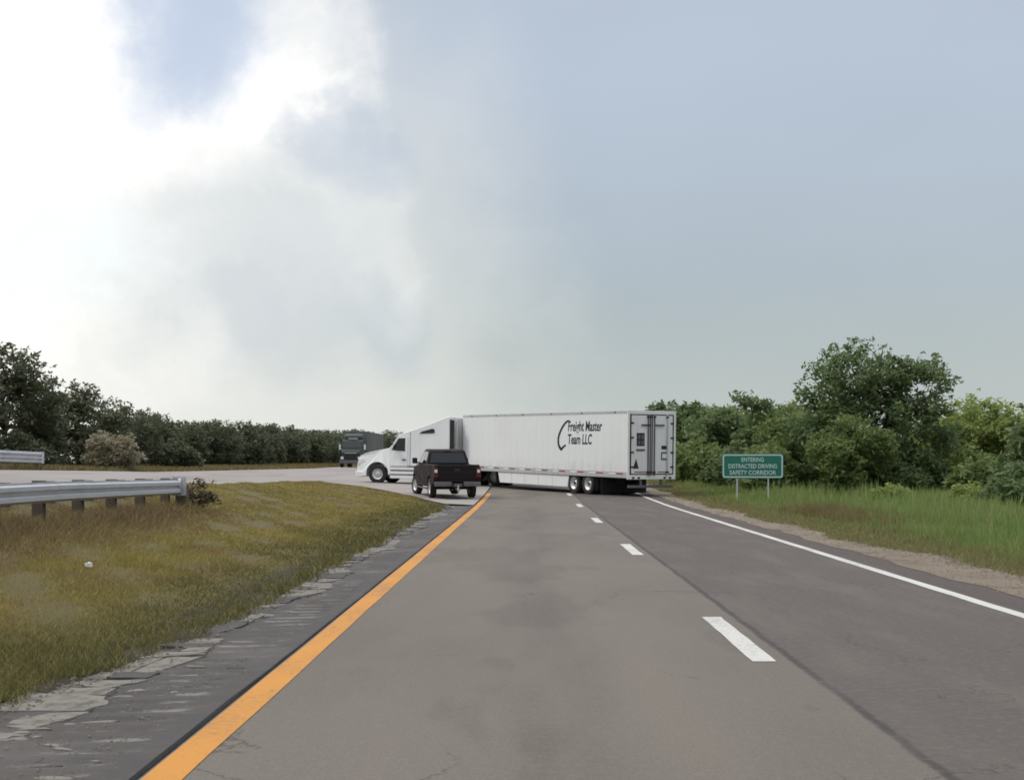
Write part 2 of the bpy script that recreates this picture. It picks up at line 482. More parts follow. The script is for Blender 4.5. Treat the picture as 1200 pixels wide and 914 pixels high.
class MB:
    def __init__(s):
        s.v, s.f = [], []

    def add(s, vs, fs):
        k = len(s.v)
        s.v += [tuple(q) for q in vs]
        s.f += [tuple(i + k for i in f) for f in fs]
        return s

    def box(s, x0, x1, y0, y1, z0, z1):
        vs = [(x, y, z) for x in (x0, x1) for y in (y0, y1) for z in (z0, z1)]
        return s.add(vs, [(0, 1, 3, 2), (4, 6, 7, 5), (0, 4, 5, 1), (2, 3, 7, 6), (0, 2, 6, 4), (1, 5, 7, 3)])

    def prism(s, pts, y0, y1, taper=None):
        """side profile pts (x,z) between y0 and y1; taper(x,z) -> factor on y"""
        n = len(pts)
        t = taper or (lambda x, z: 1.0)
        vs = [(x, y0 * t(x, z), z) for x, z in pts] + [(x, y1 * t(x, z), z) for x, z in pts]
        fs = [tuple(range(n)), tuple(range(2 * n - 1, n - 1, -1))]
        fs += [(i, i + n, (i + 1) % n + n, (i + 1) % n) for i in range(n)]
        return s.add(vs, fs)

    def tube(s, path, r, seg=8, cap=True):
        path = [Vector(p) for p in path]
        rr = r if isinstance(r, (list, tuple)) else [r] * len(path)
        rings = []
        for i, p in enumerate(path):
            d = (path[min(i + 1, len(path) - 1)] - path[max(i - 1, 0)]).normalized()
            a = d.orthogonal().normalized(); b = d.cross(a)
            rings.append([p + (a * math.cos(q) + b * math.sin(q)) * rr[i] for q in [2 * math.pi * k / seg for k in range(seg)]])
        k = len(s.v)
        s.v += [tuple(q) for ring in rings for q in ring]
        for i in range(len(path) - 1):
            for j in range(seg):
                s.f.append((k + i * seg + j, k + i * seg + (j + 1) % seg, k + (i + 1) * seg + (j + 1) % seg, k + (i + 1) * seg + j))
        if cap:
            s.f.append(tuple(k + j for j in range(seg))[::-1])
            s.f.append(tuple(k + (len(path) - 1) * seg + j for j in range(seg)))
        return s

    def lathe_y(s, prof, c, seg=24):
        """prof: (radius, y) pairs revolved round the y axis through c"""
        k = len(s.v); n = len(prof)
        for j in range(seg):
            a = 2 * math.pi * j / seg
            for r, y in prof:
                s.v.append((c[0] + r * math.cos(a), c[1] + y, c[2] + r * math.sin(a)))
        for j in range(seg):
            for i in range(n - 1):
                s.f.append((k + j * n + i, k + ((j + 1) % seg) * n + i, k + ((j + 1) % seg) * n + i + 1, k + j * n + i + 1))
        return s

    def mesh(s, name):
        me = bpy.data.meshes.new(name)
        me.from_pydata(s.v, [], s.f)
        bm = bmesh.new(); bm.from_mesh(me)
        bmesh.ops.recalc_face_normals(bm, faces=bm.faces)
        bm.to_mesh(me); bm.free()
        return me

    def build(s, name, material, parent=None, bevel=0.0, seg=2, smooth_=False, ang=35):
        o = link(name, s.mesh(name), parent, material, smooth_)
        if bevel:
            md = o.modifiers.new('bevel', 'BEVEL')
            md.width = bevel; md.segments = seg; md.limit_method = 'ANGLE'; md.angle_limit = R(ang)
            md.harden_normals = False
        return o


def bx(name, material, parent, *a, bevel=0.0):
    return MB().box(*a).build(name, material, parent, bevel)


def np_mesh(name, verts, nper, material):
    """verts (N*nper,3): N faces of nper separate vertices"""
    nf = len(verts) // nper
    me = bpy.data.meshes.new(name)
    me.vertices.add(len(verts)); me.vertices.foreach_set('co', np.asarray(verts, dtype=np.float32).ravel())
    me.loops.add(len(verts)); me.loops.foreach_set('vertex_index', np.arange(len(verts), dtype=np.int32))
    me.polygons.add(nf)
    me.polygons.foreach_set('loop_start', np.arange(0, len(verts), nper, dtype=np.int32))
    me.polygons.foreach_set('loop_total', np.full(nf, nper, dtype=np.int32))
    me.update(calc_edges=True)
    me.materials.append(material)
    return me


def text_mesh(txt, size, shear=0.0, sx=1.0, extr=0.004, bold=0.0, align='LEFT'):
    cu = bpy.data.curves.new('txt', 'FONT')
    cu.body = txt; cu.size = size; cu.shear = shear; cu.extrude = extr; cu.offset = bold
    cu.align_x = align; cu.resolution_u = 3
    ob = bpy.data.objects.new('txt', cu)
    COL.objects.link(ob)
    bpy.context.view_layer.update()
    me = bpy.data.meshes.new_from_object(ob.evaluated_get(bpy.context.evaluated_depsgraph_get()))
    bpy.data.objects.remove(ob); bpy.data.curves.remove(cu)
    me.transform(Matrix.Diagonal((sx, 1, 1, 1)))
    return me


# ------------------------------------------------------------------ terrain height


def interp(x, xs, ys):
    return np.interp(x, xs, ys)


def sstep(t):
    t = np.clip(t, 0, 1)
    return t * t * (3 - 2 * t)


_py = np.array([-100, 44, 50, 58, 66, 72.7, 80, 90, 110, 140, 200, 9000.])
_pz = np.array([0, 0, .015, .08, .21, .37, .52, .70, .88, .98, 1.0, 1.0])
_oy = np.array([-100, 22, 30, 38, 46, 54, 62, 73, 80, 95, 140, 200, 9000.])
_oz = np.array([1.14, 1.12, 1.02, .92, .84, .76, .68, .56, .58, .68, .95, 1.0, 1.0])
_sl = lambda y: np.interp(y, [-100, 75, 125], [.058, .055, .018])


def H(x, y):
    x = np.asarray(x, float); y = np.asarray(y, float)
    zr = interp(y, _py, _pz)
    zo = interp(y, _oy, _oz) + _sl(y) * np.clip(-x - 11, 0, 9.5) + 0.03 * np.clip(-x - 21, 0, 8)
    t = np.clip((-x - 3.2) / 7.3, 0, 1) ** 1.5
    z = zr * (1 - t) + zo * t
    z = z + np.where(x > 7.2, -0.10 * sstep((x - 7.2) / 3.0) + 0.06 * sstep((x - 11) / 4.0), 0)
    return z


def widen(y):
    """the left shoulder gets broader towards the camera"""
    return 0.50 * sstep((14.0 - np.asarray(y, float)) / 6.5)


def paved(x, y):
    """>0 inside paved ground"""
    main = (x > -3.0 - widen(y)) & (x < 6.5)
    opp = (x < -11.2) & (x > -20.4)
    yn = interp(-np.asarray(x), CXN, CYN); yf = interp(-np.asarray(x), CXN, CYF)
    cross = (x > -11.6) & (x < -2.5) & (y > yn + 0.2) & (y < yf - 0.2)
    return main | opp | cross


CXN = np.array([2.0, 3.2, 4.0, 5.0, 6.0, 8.0, 9.6, 11.6])
CYN = np.array([49., 50.5, 53.2, 56.6, 59.4, 63.6, 65.6, 67.0])
CYF = np.array([112., 110., 104., 99., 96., 92., 90., 88.5])


def grid_mesh(name, xs, ys, zfun, material, parent=None, kind='structure'):
    X, Y = np.meshgrid(xs, ys)
    Z = zfun(X, Y)
    V = np.stack([X, Y, Z], -1).reshape(-1, 3)
    nx, ny = len(xs), len(ys)
    i, j = np.meshgrid(np.arange(nx - 1), np.arange(ny - 1))
    a = (j * nx + i).ravel()
    Fc = np.stack([a, a + 1, a + nx + 1, a + nx], -1)
    me = bpy.data.meshes.new(name)
    me.from_pydata(V.tolist(), [], Fc.tolist())
    o = link(name, me, parent, material, True)
    if kind and parent is None:
        o['kind'] = kind
    return o


YB = np.unique(np.concatenate([np.arange(-12, 44, 2.0), np.arange(44, 112, 1.0), np.arange(112, 220, 6.0), [260, 320, 420, 600, 900, 1500, 3000]]))
XB = np.unique(np.concatenate([[-2500, -900, -400, -200, -120, -80, -60, -45, -38], np.arange(-34, -3.2, 0.6), [-3.2, -2.9, -2.5, -2.0, 0, 2, 5.3, 6.0, 6.6, 7.2], np.arange(7.8, 30, 0.9), [35, 45, 60, 90, 150, 300, 900, 2500]]))


def bumpy(x, y):
    return 0.03 * (np.sin(x * 1.9 + 0.6 * np.sin(y * 0.7)) * np.sin(y * 0.83 + 1.0) + 0.6 * np.sin(x * 4.1 + y * 2.3))


def zground(x, y):
    p = paved(x, y)
    return H(x, y) - np.where(p, 0.07, 0.012) + np.where(p, 0, bumpy(x, y) * np.clip((np.abs(x - 2) - 5.3) / 2, 0, 1))


grid_mesh('ground', XB, YB, zground, M['ground'])
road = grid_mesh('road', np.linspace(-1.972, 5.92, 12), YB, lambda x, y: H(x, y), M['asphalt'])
grid_mesh('opposing_road', np.linspace(-20.6, -11.0, 10), YB, lambda x, y: H(x, y) + 0.004, M['old_asphalt'])

# crossover between the two carriageways
cx = np.linspace(2.03, 11.05, 24); cv = np.linspace(0, 1, 30)
vs, fs = [], []
for i, xq in enumerate(cx):
    y0, y1 = float(interp(xq, CXN, CYN)), float(interp(xq, CXN, CYF))
    for t in cv:
        yy = y0 + (y1 - y0) * t
        vs.append((-xq, yy, float(H(-xq, yy)) + 0.008))
n = len(cv)
for i in range(len(cx) - 1):
    for j in range(n - 1):
        fs.append((i * n + j, (i + 1) * n + j, (i + 1) * n + j + 1, i * n + j + 1))
me = bpy.data.meshes.new('crossover_road'); me.from_pydata(vs, [], fs)
tag(link('crossover_road', me, None, M['old_asphalt'], True), kind='structure')

# gravel shoulder on the right, with a ragged outer edge
ys = np.unique(np.concatenate([np.arange(-6, 60, 0.5), YB[YB >= 60]]))
xs01 = np.linspace(0, 1, 7)
vs, fs = [], []
for y in ys:
    xo = 7.25 - .55 * float(sstep((y - 13) / 16)) + 0.18 * math.sin(y * 0.63) + 0.12 * math.sin(y * 1.7 + 1) + random.uniform(-.06, .06)
    xi = 5.82 + 0.05 * math.sin(y * 0.9) + 0.04 * math.sin(y * 2.7)
    for t in xs01:
        x = xi + (xo - xi) * t
        vs.append((x, y, float(H(x, y)) + 0.005 + .018 * math.sin(t * 2.6) - 0.03 * t + random.uniform(0, .006) * (t > 0)))
for j in range(len(ys) - 1):
    for i in range(6):
        a = j * 7 + i; fs.append((a, a + 1, a + 8, a + 7))
me = bpy.data.meshes.new('gravel_shoulder'); me.from_pydata(vs, [], fs)
tag(link('gravel_shoulder', me, None, M['gravel'], True), kind='structure')

# painted lines: parts of the road


def line(name, xc, hw, y0, y1, material, jit=0.012, dy=0.35):
    ys = np.unique(np.concatenate([np.arange(y0, y1, dy), [y1]]))
    vs, fs = [], []
    for y in ys:
        a = xc - hw + random.uniform(-jit, jit); b = xc + hw + random.uniform(-jit, jit)
        z = float(H(xc, y)) + 0.004
        vs += [(a, y, z), (b, y, z)]
    fs = [(2 * i, 2 * i + 1, 2 * i + 3, 2 * i + 2) for i in range(len(ys) - 1)]
    me = bpy.data.meshes.new(name); me.from_pydata(vs, [], fs)
    return link(name, me, road, material)


line('yellow_edge_line', -1.850, 0.105, -4, 62, M['yellow'], 0.006, 1.4)
line('yellow_edge_line', -1.850, 0.105, 112, 300, M['yellow'], 0.007, 8)
line('white_edge_line', 5.17, 0.085, -4, 300, M['white_line'], 0.008, 0.9)
for k in range(-1, 16):
    y0 = 10.57 + 12.19 * k
    line('lane_dash', 1.900, 0.098, y0, y0 + 3.05, M['white_line'], 0.007)

# left shoulder: ground-in rumble strip, sunken joint beside the yellow line, ragged outer edge
ys = np.unique(np.concatenate([np.arange(-4, 34, 0.06), np.arange(34, 49.5, 0.4)]))
us = np.array([0, .012, .03, .05, .16, .2, .24, .40, .56, .60, .64, .75, .86, .95, 1.0])
vs, fs = [], []
for y in ys:
    xi = -1.962; xo = -3.02 - float(widen(y)) + 0.10 * math.sin(y * 1.3) + 0.07 * math.sin(y * 3.1 + 2) + random.uniform(-.03, .03)
    ph = (y / 0.305) % 1.0
    g = math.sin(math.pi * min(1, ph / 0.6)) if ph < 0.6 else 0.0
    patchy = 0.6 + 0.4 * math.sin(y * 0.9 + 0.7 * math.sin(y * 2.2))
    for u in us:
        x = xi + (xo - xi) * u
        z = float(H(x, y)) - 0.012 - 0.03 * u
        if u in (.012, .03): z -= 0.045
        if .18 < u < .62: z -= 0.020 * g * patchy * (1 if .22 < u < .58 else .4)
        if u > .7: z += random.uniform(-.012, .012)
        if u == 1.0: z -= 0.07
        vs.append((x, y, z))
n = len(us)
for j in range(len(ys) - 1):
    for i in range(n - 1):
        a = j * n + i; fs.append((a, a + n, a + n + 1, a + 1))
me = bpy.data.meshes.new('left_shoulder'); me.from_pydata(vs, [], fs)
shoulder = tag(link('left_shoulder', me, None, M['shoulder']), kind='structure')

# broken slabs along that edge


def slab(x, y, sx, sy, th, rz, material, tilt=0.0):
    k = random.randint(5, 8)
    pts = []
    for i in range(k):
        a = 2 * math.pi * i / k + random.uniform(-.28, .28)
        r = random.uniform(.72, 1.08)
        pts.append((math.cos(a) * sx * r, math.sin(a) * sy * r))
    vs = [(px, py, 0) for px, py in pts] + [(px * .96, py * .96, th + random.uniform(-.004, .004)) for px, py in pts]
    fs = [tuple(range(k))[::-1], tuple(range(k, 2 * k))] + [(i, (i + 1) % k, (i + 1) % k + k, i + k) for i in range(k)]
    me = bpy.data.meshes.new('asphalt_piece'); me.from_pydata(vs, [], fs)
    o = link('asphalt_piece', me, shoulder, material)
    o.location = (x, y, float(H(x, y)) - 0.045)
    o.rotation_euler = (random.uniform(-tilt, tilt), random.uniform(-tilt, tilt), rz)


def crust(poly, th, material, drop):
    """flat cracked piece of the shoulder's outer edge; poly in world x,y"""
    fine = []
    for i in range(len(poly)):
        p, q = poly[i], poly[(i + 1) % len(poly)]
        ln = math.hypot(q[0] - p[0], q[1] - p[1])
        fine.append(p)
        for t in ((.33, .67) if ln > .12 else ()):
            fine.append((p[0] + (q[0] - p[0]) * t + random.uniform(-.022, .022), p[1] + (q[1] - p[1]) * t + random.uniform(-.03, .03)))
    poly = fine
    k = len(poly)
    cx_ = sum(p[0] for p in poly) / k; cy_ = sum(p[1] for p in poly) / k
    tx, ty = random.uniform(-.05, .05), random.uniform(-.03, .03)
    top = [(p[0] - cx_, p[1] - cy_, th + tx * (p[0] - cx_) + ty * (p[1] - cy_)) for p in poly]
    vs = [(a * 1.03, b * 1.02, -.03) for a, b, c in top] + top
    fs = [tuple(range(k))[::-1], tuple(range(k, 2 * k))] + [(i, (i + 1) % k, (i + 1) % k + k, i + k) for i in range(k)]
    me = MB().add(vs, fs).mesh('asphalt_piece')
    o = link('asphalt_piece', me, shoulder, material)
    o.location = (cx_, cy_, float(H(cx_, cy_)) - drop)


def inner_edge(y):
    return -2.72 - .7 * float(widen(y)) + .12 * math.sin(y * .8) + .07 * math.sin(y * 2.3 + 1) + .05 * math.sin(y * 5.9)


def outer_edge(y):
    return -3.10 - 1.05 * float(widen(y)) + .08 * math.sin(y * 1.1 + 2) + .07 * math.sin(y * 3.7)


y = 5.6
prev = (y, y)
while y < 49:
    L = random.uniform(.16, .55) * (1 + y / 45)
    y2 = y + L
    cur = (y2 + random.uniform(-.14, .14), y2 + random.uniform(-.14, .14))
    gp = random.uniform(.008, .03)
    a0, a1 = prev[0] + gp, cur[0] - gp
    b0, b1 = prev[1] + gp, cur[1] - gp
    j = lambda: random.uniform(-.035, .035)
    am, bm = (a0 + a1) / 2 + j(), (b0 + b1) / 2 + j()
    if random.random() < .85:
        mt_ = M['chunk'] if random.random() < .72 else M['chunk_dark']
        if random.random() < .55:
            crust([(inner_edge(a0) + j(), a0), (inner_edge(am) + j(), am), (inner_edge(a1) + j(), a1), (outer_edge(b1) + j(), b1), (outer_edge(bm) + j(), bm), (outer_edge(b0) + j(), b0)], random.uniform(.004, .018), mt_, .033)
        else:
            f0, f1 = random.uniform(.35, .65), random.uniform(.35, .65)
            c0 = (inner_edge(a0) * (1 - f0) + outer_edge(b0) * f0, (a0 + b0) / 2)
            c1 = (inner_edge(a1) * (1 - f1) + outer_edge(b1) * f1, (a1 + b1) / 2)
            g = .014
            crust([(inner_edge(a0) + j(), a0), (inner_edge(a1) + j(), a1), (c1[0] + g, c1[1]), (c0[0] + g, c0[1])], random.uniform(.004, .018), mt_, .033)
            if random.random() < .7:
                crust([(c0[0] - g, c0[1]), (c1[0] - g, c1[1]), (outer_edge(b1) + j(), b1), (outer_edge(b0) + j(), b0)], random.uniform(0, .010), M['chunk'] if random.random() < .5 else M['chunk_dark'], .034)
    prev = cur
    y = y2
for k in range(34):
    y = 6.2 + 4.5 * random.random() ** 1.2
    slab(random.uniform(-3.10, -2.30), y, random.uniform(.07, .16), random.uniform(.03, .07), random.uniform(.012, .022), random.uniform(-.2, .2), M['chunk'] if random.random() < .8 else M['chunk_dark'], .06)
for k in range(70):
    y = 6.4 + 9.0 * random.random() ** 1.4
    slab(random.uniform(-3.45, -2.95) - float(widen(y)), y, random.uniform(.02, .07), random.uniform(.02, .06), random.uniform(.018, .03), random.uniform(0, 3), M['chunk'] if random.random() < .5 else M['chunk_dark'], .2)

# loose stones on the shoulder and along the gravel edge


def stones(n_, xf, y0, y1, s0, s1):
    y = (y0 ** -.6 + RNG.random(n_) * (y1 ** -.6 - y0 ** -.6)) ** (-1 / .6)
    x = xf(n_, y)
    z = H(x, y) - .02
    sz = RNG.uniform(s0, s1, n_) * (1 + y / 40)
    base = np.array([(1, 0, 0), (-.5, .87, 0), (-.5, -.87, 0), (0, 0, .8)])
    tri = np.array([(0, 1, 3), (1, 2, 3), (2, 0, 3)])
    a = RNG.random(n_) * 6.28
    c, s_ = np.cos(a), np.sin(a)
    V = np.empty((n_, 4, 3))
    for k in range(4):
        bx_, by_, bz_ = base[k] * 1.0
        V[:, k, 0] = x + sz * (bx_ * c - by_ * s_) * 1.3
        V[:, k, 1] = y + sz * (bx_ * s_ + by_ * c)
        V[:, k, 2] = z + sz * bz_
    return V[:, tri].reshape(-1, 3)


V = np.concatenate([stones(1300, lambda n, y: -2.82 - widen(y) - np.abs(RNG.normal(size=n)) * .25, 5.5, 45, .004, .016),
                    stones(1500, lambda n, y: -2.15 - RNG.random(n) * .9, 5.5, 40, .003, .010)])
tag(link('loose_gravel', np_mesh('loose_gravel', V, 3, M['chunk'])), 'loose grey stones scattered over the broken left shoulder', 'gravel', kind='stuff')
V = stones(4500, lambda n, y: 5.85 + RNG.random(n) * 1.5, 8, 60, .008, .026); V[:, 2] += .015
tag(link('loose_gravel', np_mesh('loose_gravel', V, 3, M['gravel'])), 'loose beige stones along the right gravel shoulder', 'gravel', kind='stuff')

# ------------------------------------------------------------------ tyres and wheels
WHEEL = {}


def wheel_meshes(r, w, rr, dish, key, rimmat):
    if key in WHEEL:
        return WHEEL[key]
    h = w / 2
    t = MB().lathe_y([(rr, -h * .82), (r * .90, -h), (r * .975, -h * .86), (r, -h * .55), (r * .985, -h * .28), (r, -h * .2), (r, h * .2), (r * .985, h * .28),
                      (r, h * .55), (r * .975, h * .86), (r * .90, h), (rr, h * .82)], (0, 0, 0), 28).mesh('tyre')
    rm = MB()
    rm.lathe_y([(rr * 1.02, h * .84), (rr * .93, h * .80), (rr * .86, h * .80 - dish), (rr * .50, h * .80 - dish * 1.15), (rr * .42, h * .80 - dish * .6), (rr * .22, h * .80 - dish * .45), (0.001, h * .80 - dish * .4)], (0, 0, 0), 24)
    rm.lathe_y([(rr * 1.02, -h * .84), (rr * .5, -h * .5), (.001, -h * .5)], (0, 0, 0), 24)
    for k in range(8):
        a = 2 * math.pi * k / 8
        c = (math.cos(a) * rr * .64, 0, math.sin(a) * rr * .64)
        rm.tube([(c[0], h * .8 - dish * 1.1, c[2]), (c[0], h * .8 - dish * .7, c[2])], .022 * rr / .28, 6)
    rm = rm.mesh('rim')
    t.materials.append(M['rubber']); rm.materials.append(rimmat)
    for q in (t, rm):
        q.polygons.foreach_set('use_smooth', [True] * len(q.polygons))
    WHEEL[key] = (t, rm)
    return WHEEL[key]


def wheel(parent, x, y, r, w, rr, dish, key, rimmat, steer=0.0):
    t, rm = wheel_meshes(r, w, rr, dish, key, rimmat)
    o = bpy.data.objects.new('wheel', t); COL.objects.link(o); o.parent = parent
    o.location = (x, y, r)
    o.rotation_euler = (0, random.uniform(0, 1), (math.pi if y < 0 else 0) + steer)
    q = bpy.data.objects.new('rim', rm); COL.objects.link(q); q.parent = o
    return o


def side_panel(name, material, parent, pts, w, sgn=1, off=0.005, th=0.01):
    """thin plate lying on the flank y = w(x,z)"""
    n = len(pts)
    vs = [(x, sgn * (w(x, z) + off), z) for x, z in pts] + [(x, sgn * (w(x, z) + off - th), z) for x, z in pts]
    fs = [tuple(range(n)), tuple(range(2 * n - 1, n - 1, -1))] + [(i, i + n, (i + 1) % n + n, (i + 1) % n) for i in range(n)]
    return MB().add(vs, fs).build(name, material, parent)


# ------------------------------------------------------------------ trailer
PHI = R(60.3)
hd = Vector((-math.cos(PHI), math.sin(PHI), 0))
acr = Vector((math.sin(PHI), math.cos(PHI), 0))            # towards the trailer's right
rear_left = Vector((4.37, 58.0, 0))
rc = rear_left + acr * 1.3
TL = 16.15
zrear = float(H(rc.x, rc.y)); fc = rc + hd * TL; zfront = float(H(fc.x, fc.y))
tr = empty('semi_trailer', (rc.x, rc.y, 0.055), math.atan2(hd.y, hd.x), math.atan2(0.30, TL))
tag(tr, 'long white box trailer with black lettering standing across both lanes', 'trailer')
ZB, ZT = 0.86, 3.84
bx('box_body', M['trailer'], tr, 0.06, TL, -1.28, 1.28, ZB + .12, ZT, bevel=.03)
bx('roof_rail', M['alu'], tr, 0.05, TL - .05, 1.275, 1.295, ZT - .11, ZT - .005)
bx('roof_rail', M['alu'], tr, 0.05, TL - .05, -1.295, -1.275, ZT - .11, ZT - .005)
br = bx('bottom_rail', M['alu'], tr, 0.05, TL - .02, 1.27, 1.302, ZB, ZB + .27)
bx('bottom_rail', M['alu'], tr, 0.05, TL - .02, -1.302, -1.27, ZB, ZB + .27)
k = 0
x = .35
while x < TL - .5:
    bx('reflective_tape', M['tape_red'] if k % 2 == 0 else M['tape_white'], br, x, x + (.55 if k % 2 == 0 else .55), 1.301, 1.306, ZB + .15, ZB + .21)
    x += .60 if k % 2 == 0 else 1.05
    k += 1
for i in range(1, 26):
    x = .06 + i * .62
    bx('panel_seam', M['trailer'], tr, x - .008, x + .008, 1.278, 1.2835, ZB + .28, ZT - .12)
for i in range(6):
    lx = 1.0 + i * 2.8
    bx('marker_light', M['lens_red'], tr, lx, lx + .10, 1.296, 1.312, ZT - .09, ZT - .04)
# front corner, refrigeration unit
fr = bx('refrigeration_unit', M['grey_box'], tr, TL + .01, TL + .52, -.98, .98, 1.75, 3.62, bevel=.06)
bx('grille', M['black'], fr, TL + .515, TL + .53, -.75, .75, 2.55, 3.45)
bx('vent', M['black'], fr, TL + .1, TL + .42, .975, .99, 2.6, 3.4)
bx('unit_frame', M['black'], tr, TL + .36, TL + .54, .97, 1.0, 1.7, 3.66)
bx('unit_frame', M['black'], tr, TL + .005, TL + .10, .97, 1.0, 1.7, 3.66)
# underside
bx('floor_frame', M['chassis'], tr, .1, TL - .1, -1.24, 1.24, ZB - .05, ZB + .1)
bx('slider_rail', M['chassis'], tr, 1.6, 6.2, .42, .56, ZB - .28, ZB - .06)
bx('slider_rail', M['chassis'], tr, 1.6, 6.2, -.56, -.42, ZB - .28, ZB - .06)
for sg in (1, -1):
    sk = MB().prism([(5.15, .30), (5.02, ZB - .01), (12.1, ZB - .01), (11.9, .30)], sg * 1.225, sg * 1.25)
    s_ = sk.build('side_skirt', M['white'], tr, .008)
    for q in range(1, 5):
        xx = 5.2 + q * 1.36
        bx('skirt_joint', M['alu'], s_, xx - .012, xx + .012, sg * 1.25 - .002 if sg > 0 else -1.256, sg * 1.25 + .006 if sg > 0 else -1.248, .31, ZB - .03)
    for lx in (12.75,):
        lg = bx('landing_leg', M['chassis'], tr, lx - .07, lx + .07, sg * .95 - .07, sg * .95 + .07, .35, ZB - .05)
        bx('foot', M['chassis'], lg, lx - .16, lx + .16, sg * .95 - .14, sg * .95 + .14, .28, .35)
    bx('mud_flap', M['black'], tr, 2.62, 2.64, min(sg * .62, sg * 1.24), max(sg * .62, sg * 1.24), .22, ZB - .06)
    for ax in (3.35, 4.6):
        wheel(tr, ax, sg * 1.13, .50, .26, .29, .13, 'trailer_out', M['alu'])
        wheel(tr, ax, sg * .80, .50, .26, .29, .13, 'trailer_out', M['alu'])
bx('shade_panel', M['black'], tr, 2.20, 2.22, -1.25, 1.25, .10, ZB - .04)  # black sheet added to fill in the shade under the trailer
for ax in (3.35, 4.6):
    MB().tube([(ax, -1.2, .5), (ax, 1.2, .5)], .075, 10).build('axle', M['chassis'], tr)
gd = bx('underride_guard', M['grey_plastic'], tr, .02, .12, -1.22, 1.22, .42, .54, bevel=.01)
for yy in (-.55, .55):
    bx('upright', M['grey_plastic'], gd, .03, .11, yy - .05, yy + .05, .54, ZB - .05)
# rear end: frame, two doors with rods, hinges and placards
rf = MB()
rf.box(-.005, .07, -1.30, 1.30, ZT - .15, ZT + .012).box(-.005, .07, -1.30, 1.30, ZB - .06, ZB + .14)
rf.box(-.004, .07, 1.19, 1.302, ZB + .14, ZT - .15).box(-.004, .07, -1.302, -1.19, ZB + .14, ZT - .15)
rearf = rf.build('rear_frame', M['white'], tr, .008)
bx('gasket', M['black'], rearf, .02, .055, -1.19, 1.19, ZB + .14, ZT - .15)
for sg in (1, -1):
    y0, y1 = sorted((sg * .035, sg * 1.11))
    d = bx('rear_door', M['door'], tr, -.02, .02, y0, y1, ZB + .19, ZT - .20, bevel=.01)
    for rr_ in (.12, .24) if sg > 0 else (.10, .80):
        yy = sg * rr_
        MB().tube([(-.055, yy, ZB + .10), (-.055, yy, ZT - .16)], .030, 8).build('lock_rod', M['grey_plastic' if rr_ < .3 else 'alu'], d)
        bx('rod_keeper', M['chassis'], d, -.085, -.02, yy - .06, yy + .06, ZB + .22, ZB + .30)
        bx('rod_keeper', M['chassis'], d, -.085, -.02, yy - .06, yy + .06, ZT - .30, ZT - .23)
    for zz in (1.35, 2.0, 2.65, 3.3):
        bx('hinge', M['chassis'], d, -.045, -.02, min(sg * 1.0, sg * 1.17), max(sg * 1.0, sg * 1.17), zz - .035, zz + .035)
    bx('rod_handle', M['chassis'], d, -.09, -.06, min(sg * .12, sg * .62), max(sg * .12, sg * .62), 3.18, 3.24)
    bx('tape', M['tape_red'], d, -.024, -.019, min(sg * .3, sg * .95), max(sg * .3, sg * .95), ZB + .24, ZB + .29)
bx('placard', M['print'], tr, -.030, -.021, .42, .84, 2.28, 2.86)
bx('warning_plate', M['grey_box'], tr, -.030, -.021, .40, .86, 2.05, 2.15)
for i_ in range(2):
    for j_ in range(2):
        bx('placard_panel', M['grey_plastic'], tr, -.034, -.030, .46 + i_ * .19, .46 + i_ * .19 + .13, 2.33 + j_ * .26, 2.33 + j_ * .26 + .19)
vs = [(-.030, 1.02, 1.28), (-.030, .72, 1.28), (-.030, .87, 1.72)]
MB().add(vs + [(-.021, b_, c_) for _, b_, c_ in vs], [(0, 1, 2), (5, 4, 3), (0, 3, 4, 1), (1, 4, 5, 2), (2, 5, 3, 0)]).build('triangle_plate', M['print'], tr)
bx('small_placard', M['chassis'], tr, -.030, -.021, -.78, -.50, 2.14, 2.30)
bx('small_placard', M['grey_plastic'], tr, -.030, -.021, -.84, -.48, 1.66, 2.02)
bx('placard_panel', M['tape_white'], tr, -.035, -.030, -.78, -.54, 1.74, 1.94)
for yy in (-1.0, -.7, .7, 1.0):
    bx('tail_light', M['lens_red'], tr, -.02, 0.0, yy - .06, yy + .06, ZB - .03, ZB + .05)
# lettering on the left side: two slanted lines and a long swoosh
LET = []


def on_left(me, x_right, z, name='lettering'):
    """text runs from front (image left) to rear: local text x -> -X of the trailer"""
    mtx = Matrix(((-1, 0, 0, x_right), (0, 0, 1, 1.284), (0, 1, 0, z), (0, 0, 0, 1)))
    me.transform(mtx)
    link(name, me, tr, M['print'])


on_left(text_mesh('Freight Master', .66, .12, .76, .003, .012), 5.12, 2.95)
on_left(text_mesh('Team LLC', .66, .12, .76, .003, .012), 5.12, 2.34)
path = [(4.95, 3.42), (5.2, 3.40), (5.55, 3.18), (5.85, 2.85), (5.98, 2.55), (5.92, 2.25), (5.70, 2.08), (5.62, 2.12), (5.42, 2.24), (5.25, 2.26)]
P = []
for i in range(len(path) - 1):
    p0 = path[max(i - 1, 0)]; p1 = path[i]; p2 = path[i + 1]; p3 = path[min(i + 2, len(path) - 1)]
    for t in (0, .25, .5, .75):
        P.append(tuple(.5 * (2 * p1[q] + (p2[q] - p0[q]) * t + (2 * p0[q] - 5 * p1[q] + 4 * p2[q] - p3[q]) * t * t + (3 * p1[q] - p0[q] - 3 * p2[q] + p3[q]) * t ** 3) for q in (0, 1)))
vs, fs = [], []
for i, p in enumerate(P):
    a = P[max(i - 1, 0)]; b = P[min(i + 1, len(P) - 1)]
    d = Vector((b[0] - a[0], b[1] - a[1])).normalized(); nn = Vector((-d.y, d.x))
    wd = .035 + .045 * math.sin(math.pi * i / len(P))
    for sgn in (1, -1):
        for yy in (1.279, 1.287):
            vs.append((p[0] + nn.x * wd * sgn, yy, p[1] + nn.y * wd * sgn))
